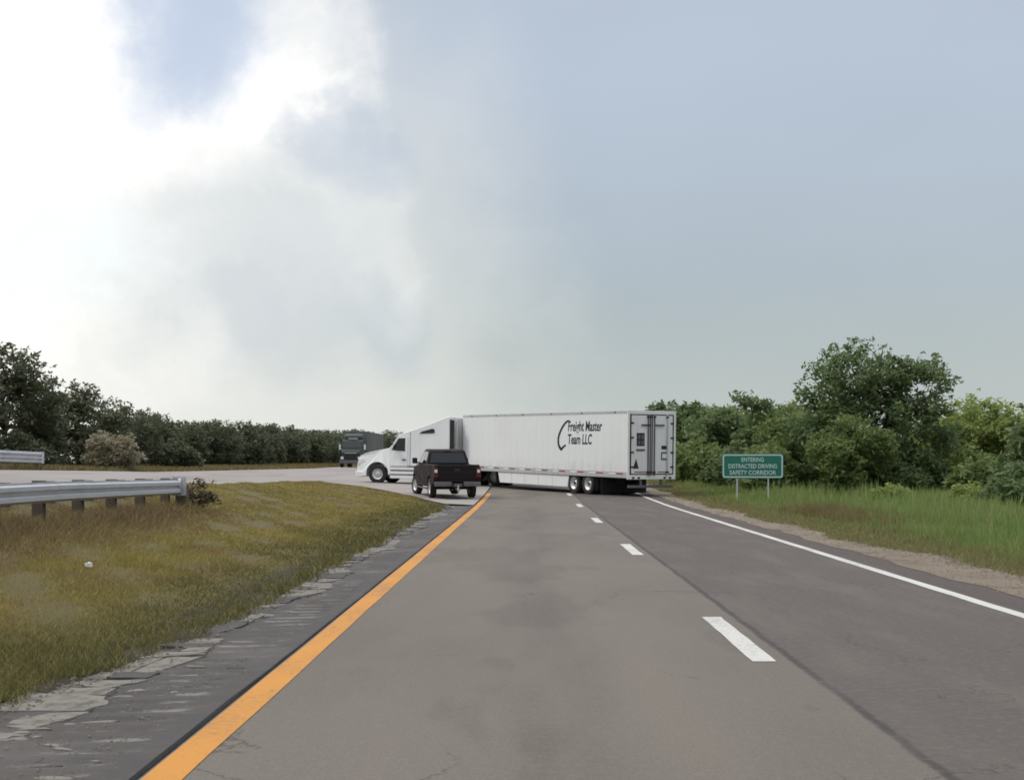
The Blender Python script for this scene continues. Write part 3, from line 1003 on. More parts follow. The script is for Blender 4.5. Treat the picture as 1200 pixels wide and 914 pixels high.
for i in range(len(P) - 1):
    a = i * 4
    fs += [(a + 1, a + 3, a + 7, a + 5), (a, a + 4, a + 6, a + 2), (a, a + 1, a + 5, a + 4), (a + 2, a + 6, a + 7, a + 3)]
fs += [(0, 2, 3, 1), (len(vs) - 4, len(vs) - 3, len(vs) - 1, len(vs) - 2)]
MB().add(vs, fs).build('swoosh', M['print'], tr)

# ------------------------------------------------------------------ tractor
PSI = R(16)
kp = rc + hd * (TL - .9)
h2 = Vector((-math.cos(PSI), math.sin(PSI), 0))
fa = kp + h2 * 6.2
za, zf = 0.36, 0.455
tk = empty('semi_tractor', (kp.x, kp.y, za), math.atan2(h2.y, h2.x), math.atan2(zf - za, 6.2))
tag(tk, 'white long-nosed sleeper tractor pulling the lettered trailer', 'truck')
FA = 6.2


def wcab(x, z):
    w = 1.22
    if z > 1.9: w -= .10 * (z - 1.9) / 1.9
    if x > 5.0 and z > 1.7: w -= .10 * min(1, (x - 5.0) / .6)
    return w


def whood(x, z):
    w = 1.20
    if x > 6.6: w -= .30 * ((x - 6.6) / .95) ** 2
    if z > 1.1: w -= .22 * min(1, (z - 1.1) / .7)
    return w


arch = [(FA + .66 * math.cos(a), .52 + .66 * math.sin(a)) for a in [math.pi * i / 12 for i in range(0, 13)]]
hood = [(7.38, .42), (7.50, .62), (7.50, 1.0), (7.44, 1.30), (7.30, 1.52), (7.0, 1.66), (6.5, 1.77), (6.0, 1.87), (5.52, 1.97), (5.50, .48)] + [(FA - .66, .44)] + arch[::-1][1:-1] + [(FA + .66, .40)]
hd_o = MB().prism(hood, -1, 1, lambda x, z: whood(x, z)).build('hood', M['white'], tk, .05, 3)
cabp = [(5.56, .50), (5.56, 1.96), (5.38, 2.10), (5.18, 2.40), (4.98, 2.66), (4.68, 2.80), (4.2, 2.95), (3.6, 3.15), (2.9, 3.42), (2.4, 3.62), (2.12, 3.71), (2.02, 3.70), (2.0, .95), (2.3, .92), (2.3, .50)]
cab_o = MB().prism(cabp, -1, 1, lambda x, z: wcab(x, z)).build('cab', M['white'], tk, .05, 3)
for sg in (1, -1):
    dw = side_panel('door', M['white'], tk, [(5.46, .95), (5.46, 1.90), (5.30, 2.08), (5.00, 2.52), (4.90, 2.58), (4.42, 2.60), (4.42, .95)], wcab, sg, .012, .02)
    side_panel('window', M['glass'], dw, [(5.36, 1.86), (5.22, 2.10), (4.98, 2.45), (4.90, 2.50), (4.56, 2.51), (4.56, 1.80), (5.0, 1.82)], wcab, sg, .018, .01)
    bx('handle', M['black'], dw, 4.50, 4.72, min(sg * 1.22, sg * 1.26), max(sg * 1.22, sg * 1.26), 1.30, 1.36)
    side_panel('sleeper_window', M['glass'], tk, [(3.75, 2.76), (3.62, 2.88), (3.0, 3.04), (2.88, 3.00), (2.88, 2.80)], wcab, sg, .006, .01)
    side_panel('sleeper_seam', M['grey_box'], tk, [(4.28, .6), (4.28, 2.86), (4.26, 2.86), (4.26, .6)], wcab, sg, .004, .01)
    side_panel('sleeper_door_trim', M['grey_box'], tk, [(3.9, 1.1), (3.9, 1.13), (2.4, 1.13), (2.4, 1.1)], wcab, sg, .004, .01)
    # stepped side fairing with steps
    for q in range(3):
        z0 = .30 + q * .23
        sfp = bx('side_fairing', M['white'], tk, 3.1, 5.42, min(sg * 1.14, sg * (1.245 - q * .006)), max(sg * 1.14, sg * (1.245 - q * .006)), z0, z0 + .165, bevel=.015)
    bx('fairing_gap', M['black'], tk, 3.12, 5.40, min(sg * 1.1, sg * 1.230), max(sg * 1.1, sg * 1.230), .32, .99)
    ft = MB().lathe_y([(.001, -.9), (.30, -.9), (.31, -.85), (.31, .85), (.30, .9), (.001, .9)], (0, 0, 0), 20)
    ftv = [(b_ + 2.0, sg * .92 + a_ * .9, c_ + .62) for a_, b_, c_ in ft.v]
    MB().add(ftv, ft.f).build('fuel_tank', M['alu'], tk, smooth_=True)
    # mirrors
    mm = MB().tube([(5.30, sg * 1.16, 2.15), (5.42, sg * 1.40, 2.18), (5.42, sg * 1.42, 2.5)], .022, 6)
    mo = mm.build('mirror_arm', M['black'], tk)
    bx('mirror', M['black'], mo, 5.36, 5.50, min(sg * 1.34, sg * 1.54), max(sg * 1.34, sg * 1.54), 1.98, 2.50, bevel=.03)
    hl = MB().prism([(7.36, 1.05), (7.47, .98), (7.40, 1.32), (7.1, 1.38), (6.98, 1.25)], min(sg * .72, sg * .98), max(sg * .72, sg * .98))
    hl.build('headlight', M['lens_clear'], tk, .02)
    wheel(tk, FA, sg * 1.04, .52, .30, .29, .06, 'steer', M['alu'], 0.12)
    for ax in (-.66, .66):
        wheel(tk, ax, sg * 1.10, .51, .27, .29, .13, 'drive', M['alu'])
        wheel(tk, ax, sg * .77, .51, .27, .29, .13, 'drive', M['alu'])
    bx('mud_flap', M['black'], tk, -1.42, -1.40, min(sg * .62, sg * 1.24), max(sg * .62, sg * 1.24), .25, .95)
    bx('frame_rail', M['chassis'], tk, -1.5, 6.9, min(sg * .38, sg * .48), max(sg * .38, sg * .48), .62, .90)
    ex = MB().prism([(2.02, 1.2), (2.02, 3.55), (1.76, 3.50), (1.76, 1.3)], min(sg * 1.08, sg * 1.11), max(sg * 1.08, sg * 1.11))
    ex.build('side_extender', M['black'], tk)
# windscreen, visor, grille, bumper, fifth wheel
ws = [(5.40, 2.09), (5.19, 2.40), (5.00, 2.65)]
vs = []
for x_, z_ in ws:
    for q in range(-4, 5):
        yy = q / 4 * (wcab(x_, z_) - .09)
        vs.append((x_ + .02 + .05 * (1 - (q / 4) ** 2), yy, z_ + .015))
fs = [(r_ * 9 + c_, r_ * 9 + c_ + 1, (r_ + 1) * 9 + c_ + 1, (r_ + 1) * 9 + c_) for r_ in range(2) for c_ in range(8)]
MB().add(vs, fs).build('windscreen', M['glass'], tk, smooth_=True)
MB().prism([(4.98, 2.68), (5.22, 2.58), (5.22, 2.62), (4.94, 2.74)], -1.08, 1.08).build('sun_visor', M['white'], tk)
gr = bx('grille', M['black'], tk, 7.46, 7.515, -.58, .58, .72, 1.40, bevel=.02)
for q in range(5):
    bx('grille_bar', M['alu'], gr, 7.51, 7.525, -.55, .55, .78 + q * .13, .80 + q * .13)
MB().prism([(7.35, .34), (7.56, .38), (7.58, .64), (7.40, .68), (6.95, .60), (6.95, .40)], -1.12, 1.12, lambda x, z: 1.0 if x < 7.3 else .93).build('bumper', M['white'], tk, .03)
bx('fifth_wheel', M['chassis'], tk, -.55, .45, -.45, .45, .90, 1.06, bevel=.03)
for ax in (-.66, .66):
    MB().tube([(ax, -1.1, .51), (ax, 1.1, .51)], .09, 8).build('axle', M['chassis'], tk)
MB().tube([(FA, -1.0, .5), (FA, 1.0, .5)], .07, 8).build('axle', M['chassis'], tk)
MB().tube([(1.82, .55, 1.0), (1.82, .55, 3.4), (1.74, .55, 3.6)], .075, 10).build('exhaust_stack', M['alu'], tk)

# ------------------------------------------------------------------ pickup
AL = R(14.5)
hp = Vector((-math.sin(AL), math.cos(AL), 0))
pc = Vector((-2.96, 55.0, 0)) + hp * 2.95
pz0 = float(H(-2.96, 55.0)); pz1 = float(H(*(pc + hp * 2.9).xy))
pk = empty('pickup_truck', (pc.x, pc.y, float(H(pc.x, pc.y)) + .018 + .02), math.atan2(hp.y, hp.x), math.atan2(pz1 - pz0, 5.8))
pk.scale = (1, 1, 1.06)
tag(pk, 'dark maroon crew-cab pickup stopped beside the white tractor', 'pickup')
WR, WF = -1.72, 1.98


def archpts(c, r=.47, zc=.42, n=10):
    return [(c + r * math.cos(math.pi * i / n), zc + r * math.sin(math.pi * i / n)) for i in range(n + 1)]


ar = archpts(WR)
bedp = [(-.88, .48), (-.88, 1.34), (-2.0, 1.345), (-2.84, 1.36), (-2.88, 1.30), (-2.86, .62)] + [(WR - .47, .50)] + ar[::-1][1:-1] + [(WR + .47, .48)]
for sg in (1, -1):
    y0, y1 = sorted((sg * .80, sg * 1.0))
    MB().prism(bedp, y0, y1, lambda x, z: 1 - .03 * max(0, z - 1.0) / .35).build('bed_side', M['maroon'], pk, .03, 2)
bx('bed_floor', M['chassis'], pk, -2.8, -.9, -.82, .82, .72, .80)
bx('bed_front', M['maroon'], pk, -.96, -.88, -.80, .80, .8, 1.33)
tg = bx('tailgate', M['maroon'], pk, -2.885, -2.82, -.795, .795, .66, 1.34, bevel=.02)
bx('tailgate_handle', M['black'], tg, -2.897, -2.88, -.12, .12, 1.10, 1.20)
bx('tailgate_recess', M['maroon'], tg, -2.892, -2.88, -.62, .62, .78, 1.02, bevel=.02)
af = archpts(WF, .48)
cabl = [(-.86, .45), (-.86, 1.33), (1.12, 1.30), (1.45, 1.27), (2.35, 1.20), (2.72, 1.10), (2.88, .92), (2.90, .50), (2.80, .42)] + [(WF + .48, .44)] + af[1:-1] + [(WF - .48, .44)]


def wlow(x, z):
    w = 1.0 - .03 * max(0, z - .9) / .4
    if x > 2.2: w -= .14 * ((x - 2.2) / .7) ** 2
    return w


MB().prism(cabl, -1, 1, wlow).build('cab_body', M['maroon'], pk, .04, 3)
gh = [(-.88, 1.30), (-.70, 1.86), (-.58, 1.93), (-.2, 1.955), (.30, 1.95), (.55, 1.90), (1.22, 1.29)]


def wgh(x, z):
    return .955 - .19 * max(0, (z - 1.3)) / .65


MB().prism(gh, -1, 1, wgh).build('greenhouse', M['maroon'], pk, .04, 3)
for sg in (1, -1):
    side_panel('window', M['glass'], pk, [(-.62, 1.38), (-.52, 1.82), (-.05, 1.86), (-.05, 1.36)], wgh, sg, .004)
    side_panel('window', M['glass'], pk, [(.02, 1.36), (.02, 1.86), (.42, 1.84), (.92, 1.40)], wgh, sg, .004)
    mo = MB().tube([(.92, sg * .93, 1.36), (.95, sg * 1.10, 1.40)], .03, 6).build('mirror_arm', M['black'], pk)
    bx('mirror', M['black'], mo, .90, 1.02, min(sg * 1.04, sg * 1.26), max(sg * 1.04, sg * 1.26), 1.34, 1.58, bevel=.03)
    tl = bx('tail_light', M['lens_red'], pk, -2.90, -2.80, min(sg * .80, sg * 1.005), max(sg * .80, sg * 1.005), .84, 1.24, bevel=.02)
    bx('reversing_lens', M['lens_clear'], tl, -2.915, -2.89, min(sg * .85, sg * .97), max(sg * .85, sg * .97), 1.04, 1.16, bevel=.01)
    wheel(pk, WR, sg * .86, .40, .27, .24, .05, 'pickup', M['alu'])
    wheel(pk, WF, sg * .86, .40, .27, .24, .05, 'pickup', M['alu'], .2)
    bx('step_bar', M['grey_plastic'], pk, -1.1, 1.35, min(sg * .92, sg * 1.03), max(sg * .92, sg * 1.03), .34, .40, bevel=.02)
    bx('headlight', M['lens_clear'], pk, 2.70, 2.86, min(sg * .60, sg * .86), max(sg * .60, sg * .86), .82, 1.02, bevel=.02)
    bx('rear_bumper_half', M['grey_plastic'], pk, -3.03, -2.86, min(sg * .26, sg * .98), max(sg * .26, sg * .98), .50, .68, bevel=.03)
bx('bumper_centre', M['black'], pk, -3.02, -2.86, -.26, .26, .48, .62, bevel=.02)
MB().add([(-.885 + .012 * 0 - .004 + .30 * .0 + x_, y_, z_) for x_, y_, z_ in
          [(.015, -.80, 1.40), (.015, .80, 1.40), (.145, .70, 1.80), (.145, -.70, 1.80)]], [(0, 1, 2, 3)]).build('rear_window', M['glass'], pk)
MB().add([(1.18, -.86, 1.36), (1.18, .86, 1.36), (.64, .72, 1.85), (.64, -.72, 1.85)], [(0, 1, 2, 3)]).build('windscreen', M['glass'], pk)
bx('brake_light', M['lens_red'], pk, -.725, -.70, -.16, .16, 1.845, 1.885)
for zz in (.70, 1.06, 1.30):
    bx('tailgate_crease', M['black'], tg, -2.8905, -2.884, -.78, .78, zz, zz + .012)
bx('licence_plate', M['grey_plastic'], pk, -3.025, -3.018, -.16, .16, .49, .61)
ht = bx('hitch', M['alu'], pk, -3.14, -2.7, -.035, .035, .36, .44)
MB().tube([(-3.11, 0, .30), (-3.11, 0, .56)], .032, 8).build('ball_mount', M['alu'], ht)
bx('frame_rail', M['chassis'], pk, -2.7, 2.6, -.55, -.42, .42, .54)
bx('frame_rail', M['chassis'], pk, -2.7, 2.6, .42, .55, .42, .54)
MB().tube([(WR, -.8, .40), (WR, .8, .40)], .06, 8).build('rear_axle', M['chassis'], pk)
bx('front_bumper', M['grey_plastic'], pk, 2.84, 2.98, -.86, .86, .44, .66, bevel=.04)

# ------------------------------------------------------------------ dark truck on the opposing road
ot = empty('box_truck', (-18.55, 139.0, float(H(-18.55, 141)) + .01), R(-90), 0)
tag(ot, 'dark green oncoming truck with grey box half hidden behind the white tractor', 'truck')
hp_ = [(1.7, .55), (1.7, 1.55), (1.5, 1.75), (.5, 1.95), (.35, 2.0), (.05, 2.75), (-.3, 2.95), (-1.6, 3.05), (-1.6, .6)]
MB().prism(hp_, -1, 1, lambda x, z: 1.15 - (.25 if x > .5 and z > 1.2 else 0) - (.08 if z > 2.5 else 0)).build('cab', M['dark_green'], ot, .05, 2)
MB().add([(.37, -.98, 2.05), (.37, .98, 2.05), (.08, .94, 2.68), (.08, -.94, 2.68)], [(0, 1, 2, 3)]).build('windscreen', M['glass'], ot)
bx('bumper', M['grey_plastic'], ot, 1.68, 1.86, -1.18, 1.18, .42, .74, bevel=.03)
bx('grille', M['black'], ot, 1.69, 1.72, -.6, .6, .8, 1.45)
bx('roof_deflector', M['grey_box'], ot, -1.55, -.5, -1.0, 1.0, 3.02, 3.55, bevel=.2)
for sg in (1, -1):
    bx('headlight', M['lens_clear'], ot, 1.66, 1.76, min(sg * .74, sg * 1.04), max(sg * .74, sg * 1.04), .84, 1.12, bevel=.02)
    ma_ = bx('mirror', M['lens_clear'], ot, .25, .40, min(sg * 1.22, sg * 1.42), max(sg * 1.22, sg * 1.42), 1.85, 2.4, bevel=.02)
    bx('mirror_arm', M['black'], ot, .28, .34, min(sg * 1.05, sg * 1.24), max(sg * 1.05, sg * 1.24), 2.2, 2.25)
    wheel(ot, .95, sg * 1.02, .5, .28, .28, .06, 'steer', M['alu'])
    for ax in (-4.6, -5.9, -14.0, -15.2):
        wheel(ot, ax, sg * 1.04, .5, .3, .28, .13, 'drive', M['alu'])
bx('bonnet_trim', M['alu'], ot, 1.70, 1.74, -.62, .62, 1.46, 1.52)
bx('roof_light_bar', M['lens_clear'], ot, -.2, -.1, -.5, .5, 3.0, 3.08)
bx('cargo_box', M['grey_box'], ot, -17.5, -2.1, -1.3, 1.3, 1.05, 3.85, bevel=.03)
bx('chassis', M['chassis'], ot, -17.2, 1.4, -.5, .5, .6, 1.03)
for i in range(14):
    bx('box_rib', M['grey_box'], ot, -17.0 + i * 1.1, -16.94 + i * 1.1, 1.295, 1.315, 1.15, 3.75)

# ------------------------------------------------------------------ green sign
sx_, sy_ = (882 - 619) / 1540 * 53, 53.0
sg_ = empty('road_sign', (sx_, sy_, float(H(sx_, sy_))), R(-9))
tag(sg_, 'green rectangular road sign with white lettering on two posts', 'road sign')
W2, Z0, Z1 = 1.225, .99, 1.99


def rrect(w, z0, z1, r, n=5):
    pts = []
    for cx_, cz_, a0 in ((w - r, z1 - r, 0), (-w + r, z1 - r, 90), (-w + r, z0 + r, 180), (w - r, z0 + r, 270)):
        for i in range(n + 1):
            a = R(a0 + 90 * i / n)
            pts.append((cx_ + r * math.cos(a), cz_ + r * math.sin(a)))
    return pts


MB().prism(rrect(W2, Z0, Z1, .12), -.006, .006).build('panel', M['green'], sg_)
o_, i_ = rrect(W2 - .03, Z0 + .03, Z1 - .03, .10), rrect(W2 - .085, Z0 + .085, Z1 - .085, .06)
nn_ = len(o_)
vs = [(x, -.009, z) for x, z in o_] + [(x, -.009, z) for x, z in i_] + [(x, -.0062, z) for x, z in o_] + [(x, -.0062, z) for x, z in i_]
fs = []
for q in range(nn_):
    r_ = (q + 1) % nn_
    fs += [(q, r_, nn_ + r_, nn_ + q), (q, 2 * nn_ + q, 2 * nn_ + r_, r_), (nn_ + q, nn_ + r_, 3 * nn_ + r_, 3 * nn_ + q)]
MB().add(vs, fs).build('border', M['sign_white'], sg_)
for txt, zz, sz, sxx in (('ENTERING', 1.665, .24, .80), ('DISTRACTED DRIVING', 1.405, .24, .80), ('SAFETY CORRIDOR', 1.145, .24, .88)):
    me = text_mesh(txt, sz, 0, sxx, .002, .004, 'CENTER')
    me.transform(Matrix(((1, 0, 0, 0), (0, 0, -1, -.009), (0, 1, 0, zz), (0, 0, 0, 1))))
    link('lettering', me, sg_, M['sign_white'])
for px_ in (-.62, .62):
    ps = bx('post', M['steel'], sg_, px_ - .028, px_ + .028, .008, .06, -.25, Z1 - .05)
for zz in (1.21, 1.77):
    bx('brace', M['steel'], sg_, -1.1, 1.1, .0065, .0085 + .02, zz - .02, zz + .02)

# ------------------------------------------------------------------ guardrails


def wbeam(folds, hgt):
    """profile (offset towards the traffic, z)"""
    pts = []
    k = folds * 2 + 1
    for i in range(folds):
        b0 = hgt * i / folds; w = hgt / folds
        pts += [(.0, b0 + .06 * w), (.082, b0 + .26 * w), (.082, b0 + .62 * w), (0, b0 + .84 * w)]
    return [(0.015, 0)] + pts + [(.015, hgt)]


def guardrail(name, x0, y0, y1, label, folds, hgt, top, spacing, face, end_y, group=None):
    g = empty(name, (x0, y0, float(H(x0, y0))))
    tag(g, label, 'guardrail', group)
    prof = wbeam(folds, hgt)
    yy = np.arange(y0, y1 + .01, spacing)
    zb = lambda y: float(H(x0, y)) - float(H(x0, y0))
    seg = 2
    for s in range(0, len(yy) - 1, seg):
        a, b = yy[s], yy[min(s + seg, len(yy) - 1)]
        sub = np.linspace(a - .0, b + (.12 if b < yy[-1] else 0), 5)
        off = .004 * ((s // seg) % 2)
        vs, fs = [], []
        for y in sub:
            dz = random.uniform(-.004, .004); dx = random.uniform(-.006, .006)
            for (o, z) in prof:
                vs.append((face * (o + off) + dx, y - y0, zb(y) + top - hgt + z + dz))
        n_ = len(prof)
        for j in range(len(sub) - 1):
            for i in range(n_ - 1):
                a_ = j * n_ + i; fs.append((a_, a_ + 1, a_ + n_ + 1, a_ + n_))
        o = MB().add(vs, fs).build('rail', M['steel'], g)
        md = o.modifiers.new('solid', 'SOLIDIFY'); md.thickness = .004
    for k, y in enumerate(yy):
        tilt = random.uniform(-.015, .015)
        zz = zb(y)
        p = bx('post', M['wood'], g, -face * .26 - .09, -face * .26 + .09, y - y0 - .08, y - y0 + .08, zz - .3, zz + top + .02)
        bx('blockout', M['wood'], p, min(-face * .17, -face * .005), max(-face * .17, -face * .005), y - y0 - .075, y - y0 + .075, zz + top - hgt - .02, zz + top + .01)
    return g, zb


g1, zb1 = guardrail('guardrail', -8.0, 10.6, 29.9, 'near steel guardrail on dark wooden posts in the grassy median', 2, .34, .68, 1.93, 1, 30)
# end terminal
e0 = 29.9 - 10.6
et = MB()
for k in range(9):
    a0, a1 = R(-90 + 22 * k), R(-90 + 22 * (k + 1))
    for (r_, z0_, z1_) in ((.20, .33, .70),):
        c = (-.12, e0 + .05)
        p0 = (c[0] + r_ * math.cos(a0 + R(90)), c[1] + r_ * math.sin(a0 + R(90)))
        p1 = (c[0] + r_ * math.cos(a1 + R(90)), c[1] + r_ * math.sin(a1 + R(90)))
        q = zb1(30)
        et.add([(*p0, q + z0_), (*p1, q + z0_), (*p1, q + z1_), (*p0, q + z1_)], [(0, 1, 2, 3)])
o = et.build('end_terminal', M['steel'], g1, smooth_=True)
md = o.modifiers.new('solid', 'SOLIDIFY'); md.thickness = .01
bx('end_post', M['wood'], g1, -.12, .14, e0 + .32, e0 + .58, zb1(30.4) - .3, zb1(30.4) + .55, bevel=.02)
bx('end_plate', M['steel'], g1, -.16, .16, e0 + .20, e0 + .23, zb1(30.2) + .30, zb1(30.2) + .74, bevel=.004)
g2, zb2 = guardrail('guardrail', -21.2, 32, 57.2, 'far guardrail on the outer edge of the opposing road', 3, .50, .80, 2.1, 1, 57)
bx('end_shoe', M['steel'], g2, -.02, .10, 25.0, 25.3, zb2(57) + .30, zb2(57) + .80, bevel=.01)

# ------------------------------------------------------------------ trees


def leaves(centers, radii, counts, size, squash=.8, droop=.35):
    """diamond leaves scattered round cluster centres -> (N*4,3)"""
    out = []
    for c, r, k in zip(centers, radii, counts):
        p = RNG.normal(size=(k, 3)); p /= np.linalg.norm(p, axis=1)[:, None]
        p *= (RNG.random(k)[:, None] ** .45) * r
        p[:, 2] *= squash
        out.append(p + np.asarray(c))
    P_ = np.concatenate(out)
    n_ = len(P_)
    nrm = RNG.normal(size=(n_, 3)); nrm[:, 2] = np.abs(nrm[:, 2]) + .55
    nrm /= np.linalg.norm(nrm, axis=1)[:, None]
    t = RNG.normal(size=(n_, 3)); t -= (t * nrm).sum(1)[:, None] * nrm; t /= np.linalg.norm(t, axis=1)[:, None]
    b = np.cross(nrm, t)
    s = size * (0.55 + .9 * RNG.random(n_))[:, None]
    V = np.stack([P_ - t * s, P_ + b * s * .42 + t * s * .1, P_ + t * s, P_ - b * s * .42 + t * s * .1], 1)
    return V.reshape(-1, 3)


def tree_meshes(h, lobes, leafmat, nclus=160, per=60, size=.16, trunk_r=.16, crad=(.35, .75), gap=.0, limbs=9, twig=True):
    """lobes: (x,y,z,rx,ry,rz) ellipsoids in metres above the ground"""
    cl, rd = [], []
    wts = np.array([l[3] * l[4] * l[5] for l in lobes]) ** .7; wts /= wts.sum()
    for k in range(nclus):
        l = lobes[RNG.choice(len(lobes), p=wts)]
        v = RNG.normal(size=3); v /= np.linalg.norm(v)
        v *= (.45 + .55 * RNG.random() ** .5) * (1 + .18 * RNG.normal() * (RNG.random() < .35))
        c = np.array([l[0] + v[0] * l[3], l[1] + v[1] * l[4], max(.15, l[2] + v[2] * l[5])])
        cl.append(c); rd.append(RNG.uniform(*crad))
    # loose sprays standing out of the crown
    for k in range(int(nclus * .22)):
        l = lobes[RNG.choice(min(len(lobes), 4))]
        v = RNG.normal(size=3); v[2] = abs(v[2]) + .3; v /= np.linalg.norm(v)
        v *= RNG.uniform(.98, 1.28)
        cl.append(np.array([l[0] + v[0] * l[3], l[1] + v[1] * l[4], l[2] + v[2] * l[5]])); rd.append(crad[0] * RNG.uniform(.45, .85))
    cnt = [max(4, int(per * (r / crad[1]) ** 2 * RNG.uniform(.6, 1.3))) for r in rd]
    crown = np_mesh('crown', leaves(cl, rd, cnt, size), 4, leafmat)
    tb = MB()
    top = max(l[2] for l in lobes)
    lean = [(RNG.normal() * .05, RNG.normal() * .05) for _ in range(6)]
    path = [(lean[i][0] * i, lean[i][1] * i, -.15 + top * i / 5) for i in range(6)]
    tb.tube(path, [trunk_r * (1.25 if i == 0 else 1 - .15 * i) for i in range(6)], 8)
    for k in range(limbs):
        l = cl[int(RNG.integers(len(cl)))]
        i = int(RNG.integers(1, 5))
        p0 = Vector(path[i]); p1 = Vector(l)
        mid = p0.lerp(p1, .5) + Vector((0, 0, .12 * (p1 - p0).length))
        tb.tube([p0, mid, p1], [trunk_r * .42, trunk_r * .26, trunk_r * .06], 5)
    trunk = tb.mesh('trunk')
    trunk.materials.append(M['bark'])
    trunk.polygons.foreach_set('use_smooth', [True] * len(trunk.polygons))
    return trunk, crown


def plant(name, meshes, x, y, rz, sc, label, cat, group=None, dz=0.0):
    t = empty(name, (x, y, float(H(x, y)) + dz), rz)
    t.scale = (sc, sc, sc) if not isinstance(sc, tuple) else sc
    tag(t, label, cat, group)
    link('trunk' if cat == 'tree' else 'stem', meshes[0], t)
    link('crown' if cat == 'tree' else 'foliage', meshes[1], t)
    return t


def wpos(px, d):
    return (px - 619) / 1540.0 * d


# big two-headed tree right of the sign
big = tree_meshes(7.4, [(-.6, 0, 5.6, 1.75, 1.6, 1.35), (-1.6, .2, 4.3, 1.6, 1.6, 1.5), (.9, .3, 5.2, 1.3, 1.4, 1.2), (2.35, 0, 4.8, 1.45, 1.4, 1.45),
                        (0.3, -.3, 3.2, 2.8, 2.0, 1.9), (2.2, 0, 2.6, 1.9, 1.8, 2.0), (-2.1, -.2, 2.2, 1.9, 1.7, 1.9), (.4, -.6, 1.2, 3.2, 1.6, 1.2)],
                  M['leaf_dark'], 520, 95, .125, .24, (.30, .72), limbs=16)
plant('broadleaf_tree', big, wpos(1020, 62), 62, 0, 1.02, 'tallest dark green tree with two rounded heads right of the green sign', 'tree')
t2 = tree_meshes(4.6, [(0, 0, 3.4, 1.0, 1.0, .9), (-.9, 0, 2.4, 1.2, 1.1, 1.0), (.8, 0, 2.2, 1.4, 1.2, 1.2), (0, 0, 1.1, 1.9, 1.3, 1.0)], M['leaf_mid'], 170, 80, .12, .12, (.25, .6))
plant('broadleaf_tree', t2, wpos(925, 64), 64, .4, 1.0, 'mid green tree leaning against the left side of the tallest tree', 'tree')
t3 = tree_meshes(5.4, [(-.4, 0, 4.35, .75, .7, .55), (.55, 0, 3.9, .7, .6, .5), (-.1, 0, 2.9, .9, .9, .7), (0, 0, 1.6, 1.5, 1.2, 1.4)], M['leaf_dark'], 95, 42, .15, .10, (.22, .5), limbs=14)
t2b = tree_meshes(3.6, [(0, 0, 2.5, 1.3, 1.0, 1.0), (-1.1, 0, 1.9, 1.1, 1.0, .9), (1.2, 0, 2.0, 1.2, 1.0, .9), (0, 0, 1.0, 1.8, 1.1, .9)], M['leaf_mid'], 170, 80, .12, .10, (.25, .55))
plant('broadleaf_tree', t2b, wpos(1000, 58.5), 58.5, .4, 1.0, 'lower yellowish green tree in front of the tallest tree', 'tree')
plant('thin_tree', t3, wpos(882, 68), 68, 0, 1.03, 'thin open-crowned tree with sky showing through, above the green sign', 'tree')
t4 = tree_meshes(4.4, [(0, 0, 2.6, 2.0, 1.5, 1.7), (-1.6, 0, 1.9, 1.7, 1.4, 1.5), (1.7, 0, 2.1, 1.8, 1.4, 1.6)], M['leaf_light'], 250, 85, .12, .10, (.28, .62))
plant('shrub_tree', t4, wpos(1140, 72), 72, .3, 1.12, 'light yellow-green bushy tree right of the tallest tree', 'tree')
plant('shrub_tree', t4, wpos(1225, 70), 70, 2.4, 1.05, 'light yellow-green bushy tree at the right edge behind the dark tree', 'tree')
t5 = tree_meshes(4.0, [(0, 0, 2.6, 1.1, 1.0, 1.1), (.9, 0, 1.7, 1.3, 1.1, 1.2), (-.6, 0, 1.2, 1.0, 1.0, 1.0)], M['leaf_dark'], 170, 60, .13, .12, (.25, .5))
plant('broadleaf_tree', t5, wpos(1222, 44), 44, 0, .98, 'dark tree cut off by the right edge of the picture', 'tree')
b1 = tree_meshes(1.8, [(0, 0, .95, 1.3, .9, .8), (-1.0, 0, .7, .8, .7, .6), (1.0, 0, .7, .9, .7, .6)], M['leaf_dark'], 110, 50, .13, .05, (.22, .45), limbs=5)
b2 = tree_meshes(1.8, [(0, 0, .95, 1.3, .9, .8), (-1.0, 0, .7, .8, .7, .6), (1.0, 0, .7, .9, .7, .6)], M['leaf_mid'], 110, 50, .13, .05, (.22, .45), limbs=5)
b3 = tree_meshes(1.2, [(0, 0, .6, .7, .6, .5), (-.6, 0, .4, .5, .5, .4), (.5, 0, .45, .5, .5, .4)], M['leaf_light'], 70, 40, .10, .04, (.18, .34), limbs=4)
plant('bush', b1, wpos(1085, 61), 61, .5, 1.0, 'dark bush at the foot of the tallest tree, on its right', 'bush')
plant('bush', b1, wpos(1045, 60), 60, 2.0, .9, 'dark bush at the foot of the tallest tree, below the gap between its heads', 'bush')
plant('bush', b2, wpos(900, 61), 61, 1.2, 1.35, 'mid green bush directly behind the right end of the green sign', 'bush')
plant('bush', b2, wpos(1150, 56), 56, 4.0, 1.1, 'mid green bush below the light yellow-green tree', 'bush')
plant('bush', b3, wpos(1045, 50), 50, 0, .75, 'small pale-leaved bush in the tall grass below the tallest tree', 'bush')
plant('bush', b3, wpos(1135, 46), 46, 1.7, .85, 'small pale-leaved bush in the tall grass near the right edge', 'bush')
plant('bush', b1, wpos(1195, 42), 42, .9, .95, 'dark bush under the tree at the right edge of the picture', 'bush')
